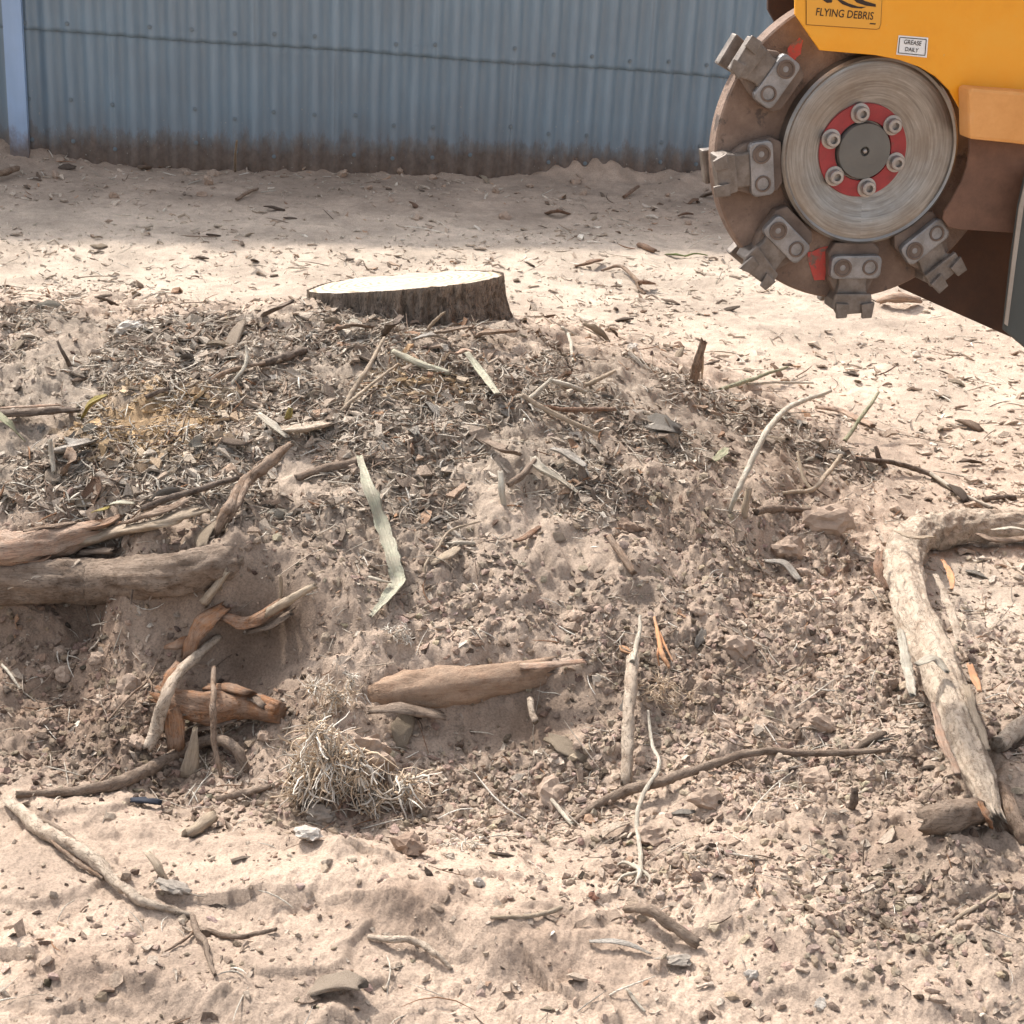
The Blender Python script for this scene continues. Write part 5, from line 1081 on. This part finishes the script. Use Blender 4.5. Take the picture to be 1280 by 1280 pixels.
TONE = {'root_bark': 'dusty brown', 'tan_stalk': 'tan', 'brown_stick': 'dark brown', 'pale_root_bark': 'pale', 'dark_stick': 'blackish', 'grey_leaf': 'grey', 'brown_leaf': 'reddish brown', 'pale_stalk': 'whitish', 'soil_clod': 'dry brown'}
def scatter(name, noun, cat, group, P, size, lib, seed, zoff, tilt=.35, squash=1.0):
    """loose pieces, each named by its tone and by the landmark it lies closest to"""
    r_ = np.random.default_rng(seed); z0 = height(P[:, 0], P[:, 1]); N = slope_frame(P[:, 0], P[:, 1]); ax, ay, az = rot_frames(N, r_, tilt); rank = {}
    D = np.sqrt(((P[:, None] - LXY[None]) ** 2).sum(-1)); near = D.argmin(1)
    for i in np.argsort(D.min(1)):
        me = lib[r_.integers(len(lib))]; o = bpy.data.objects.new(name, me); C.objects.link(o)
        R = Matrix((ax[i], ay[i], az[i])).transposed().to_4x4(); s = size[i]
        o.matrix_world = Matrix.Translation(Vector((P[i, 0], P[i, 1], z0[i])) + Vector(N[i]) * s * zoff) @ R @ Matrix.Diagonal((s, s * r_.uniform(.8, 1.1), s * squash, 1))
        tone = TONE[me.materials[0].name]; key = (tone, near[i]); k = rank.get(key, 0); rank[key] = k + 1
        tag(o, f'{tone} {noun}, ' + (f'{ORD[k]} such one to {LNM[near[i]]}' if k < 12 else f'{k + 1}th closest such one to {LNM[near[i]]}'), cat, group)
lib = []
for k in range(10):
    me = rock_mesh('soil_clod', 900 + k, .2 + .06 * k, .6, 3); me.materials.append(MATS['soil_clod']); lib.append(me)
P = sample(240, lambda x, y: d_crumb(x, y) ** 2 * (y < 3.6), 1.5, 3.7, 21)
scatter('soil_clod', 'clod', 'clod', 'loose soil clods on the mound', P, g_.lognormal(math.log(.0105), .38, len(P)), lib, 22, .05)
def chip_lib(mats, flat, seed0, curl, n_=8, asp=.35):
    out = []
    for k in range(n_):
        me = stem_mesh('chip', np.array([[-1, 0, 0], [-.4, .05 * (k % 3 - 1), .06], [.3, -.04, .08], [1, .04, 0.0]]), np.array([.55, 1, .9, .4]) * asp * (1 + .3 * (k % 2)), flat=flat, sides=9, rough=.35, ridges=.2, jag=(.4, .4), seed=seed0 + k, curl=curl * (1 if k % 2 else -.6), rings=7)
        me.materials.append(MATS[mats[k % len(mats)]]); out.append(me)
    return out
P = np.concatenate([sample(170, d_lit, 2.5, 4.4, 23), sample(90, d_all, 1.5, 3.6, 25)])
scatter('bark_chip', 'bark chip', 'bark chip', 'bark chips on the mound', P, g_.lognormal(math.log(.0155), .35, len(P)), chip_lib(['root_bark', 'tan_stalk', 'brown_stick', 'pale_root_bark', 'dark_stick', 'grey_leaf'], .3, 700, .3, 12), 24, .12, .22)
P = sample(130, d_lit, 2.6, 4.4, 27)
scatter('dry_leaf', 'curled dry leaf', 'leaf', 'dry leaves in the litter', P, g_.lognormal(math.log(.018), .3, len(P)), chip_lib(['grey_leaf', 'tan_stalk', 'brown_leaf', 'pale_stalk', 'root_bark'], .14, 760, .7, 10, .42), 28, .2, .3)
P = sample(160, d_yard, 3.6, 7.5, 29)
scatter('wood_chip', 'wood chip', 'wood chip', 'wood chips on the yard', P, g_.lognormal(math.log(.021), .35, len(P)), chip_lib(['brown_stick', 'dark_stick', 'root_bark', 'brown_leaf', 'tan_stalk'], .4, 800, .3, 10), 30, .25, .3)
P = sample(60, lambda x, y: (y > 6.6) * 1.0, 6.5, 7.72, 31)
scatter('soil_clod', 'lump', 'clod', 'soil lumps by the fence', P, g_.lognormal(math.log(.022), .3, len(P)), lib, 32, .3)

for o in bpy.data.objects:
    if 'org' in o: del o['org']
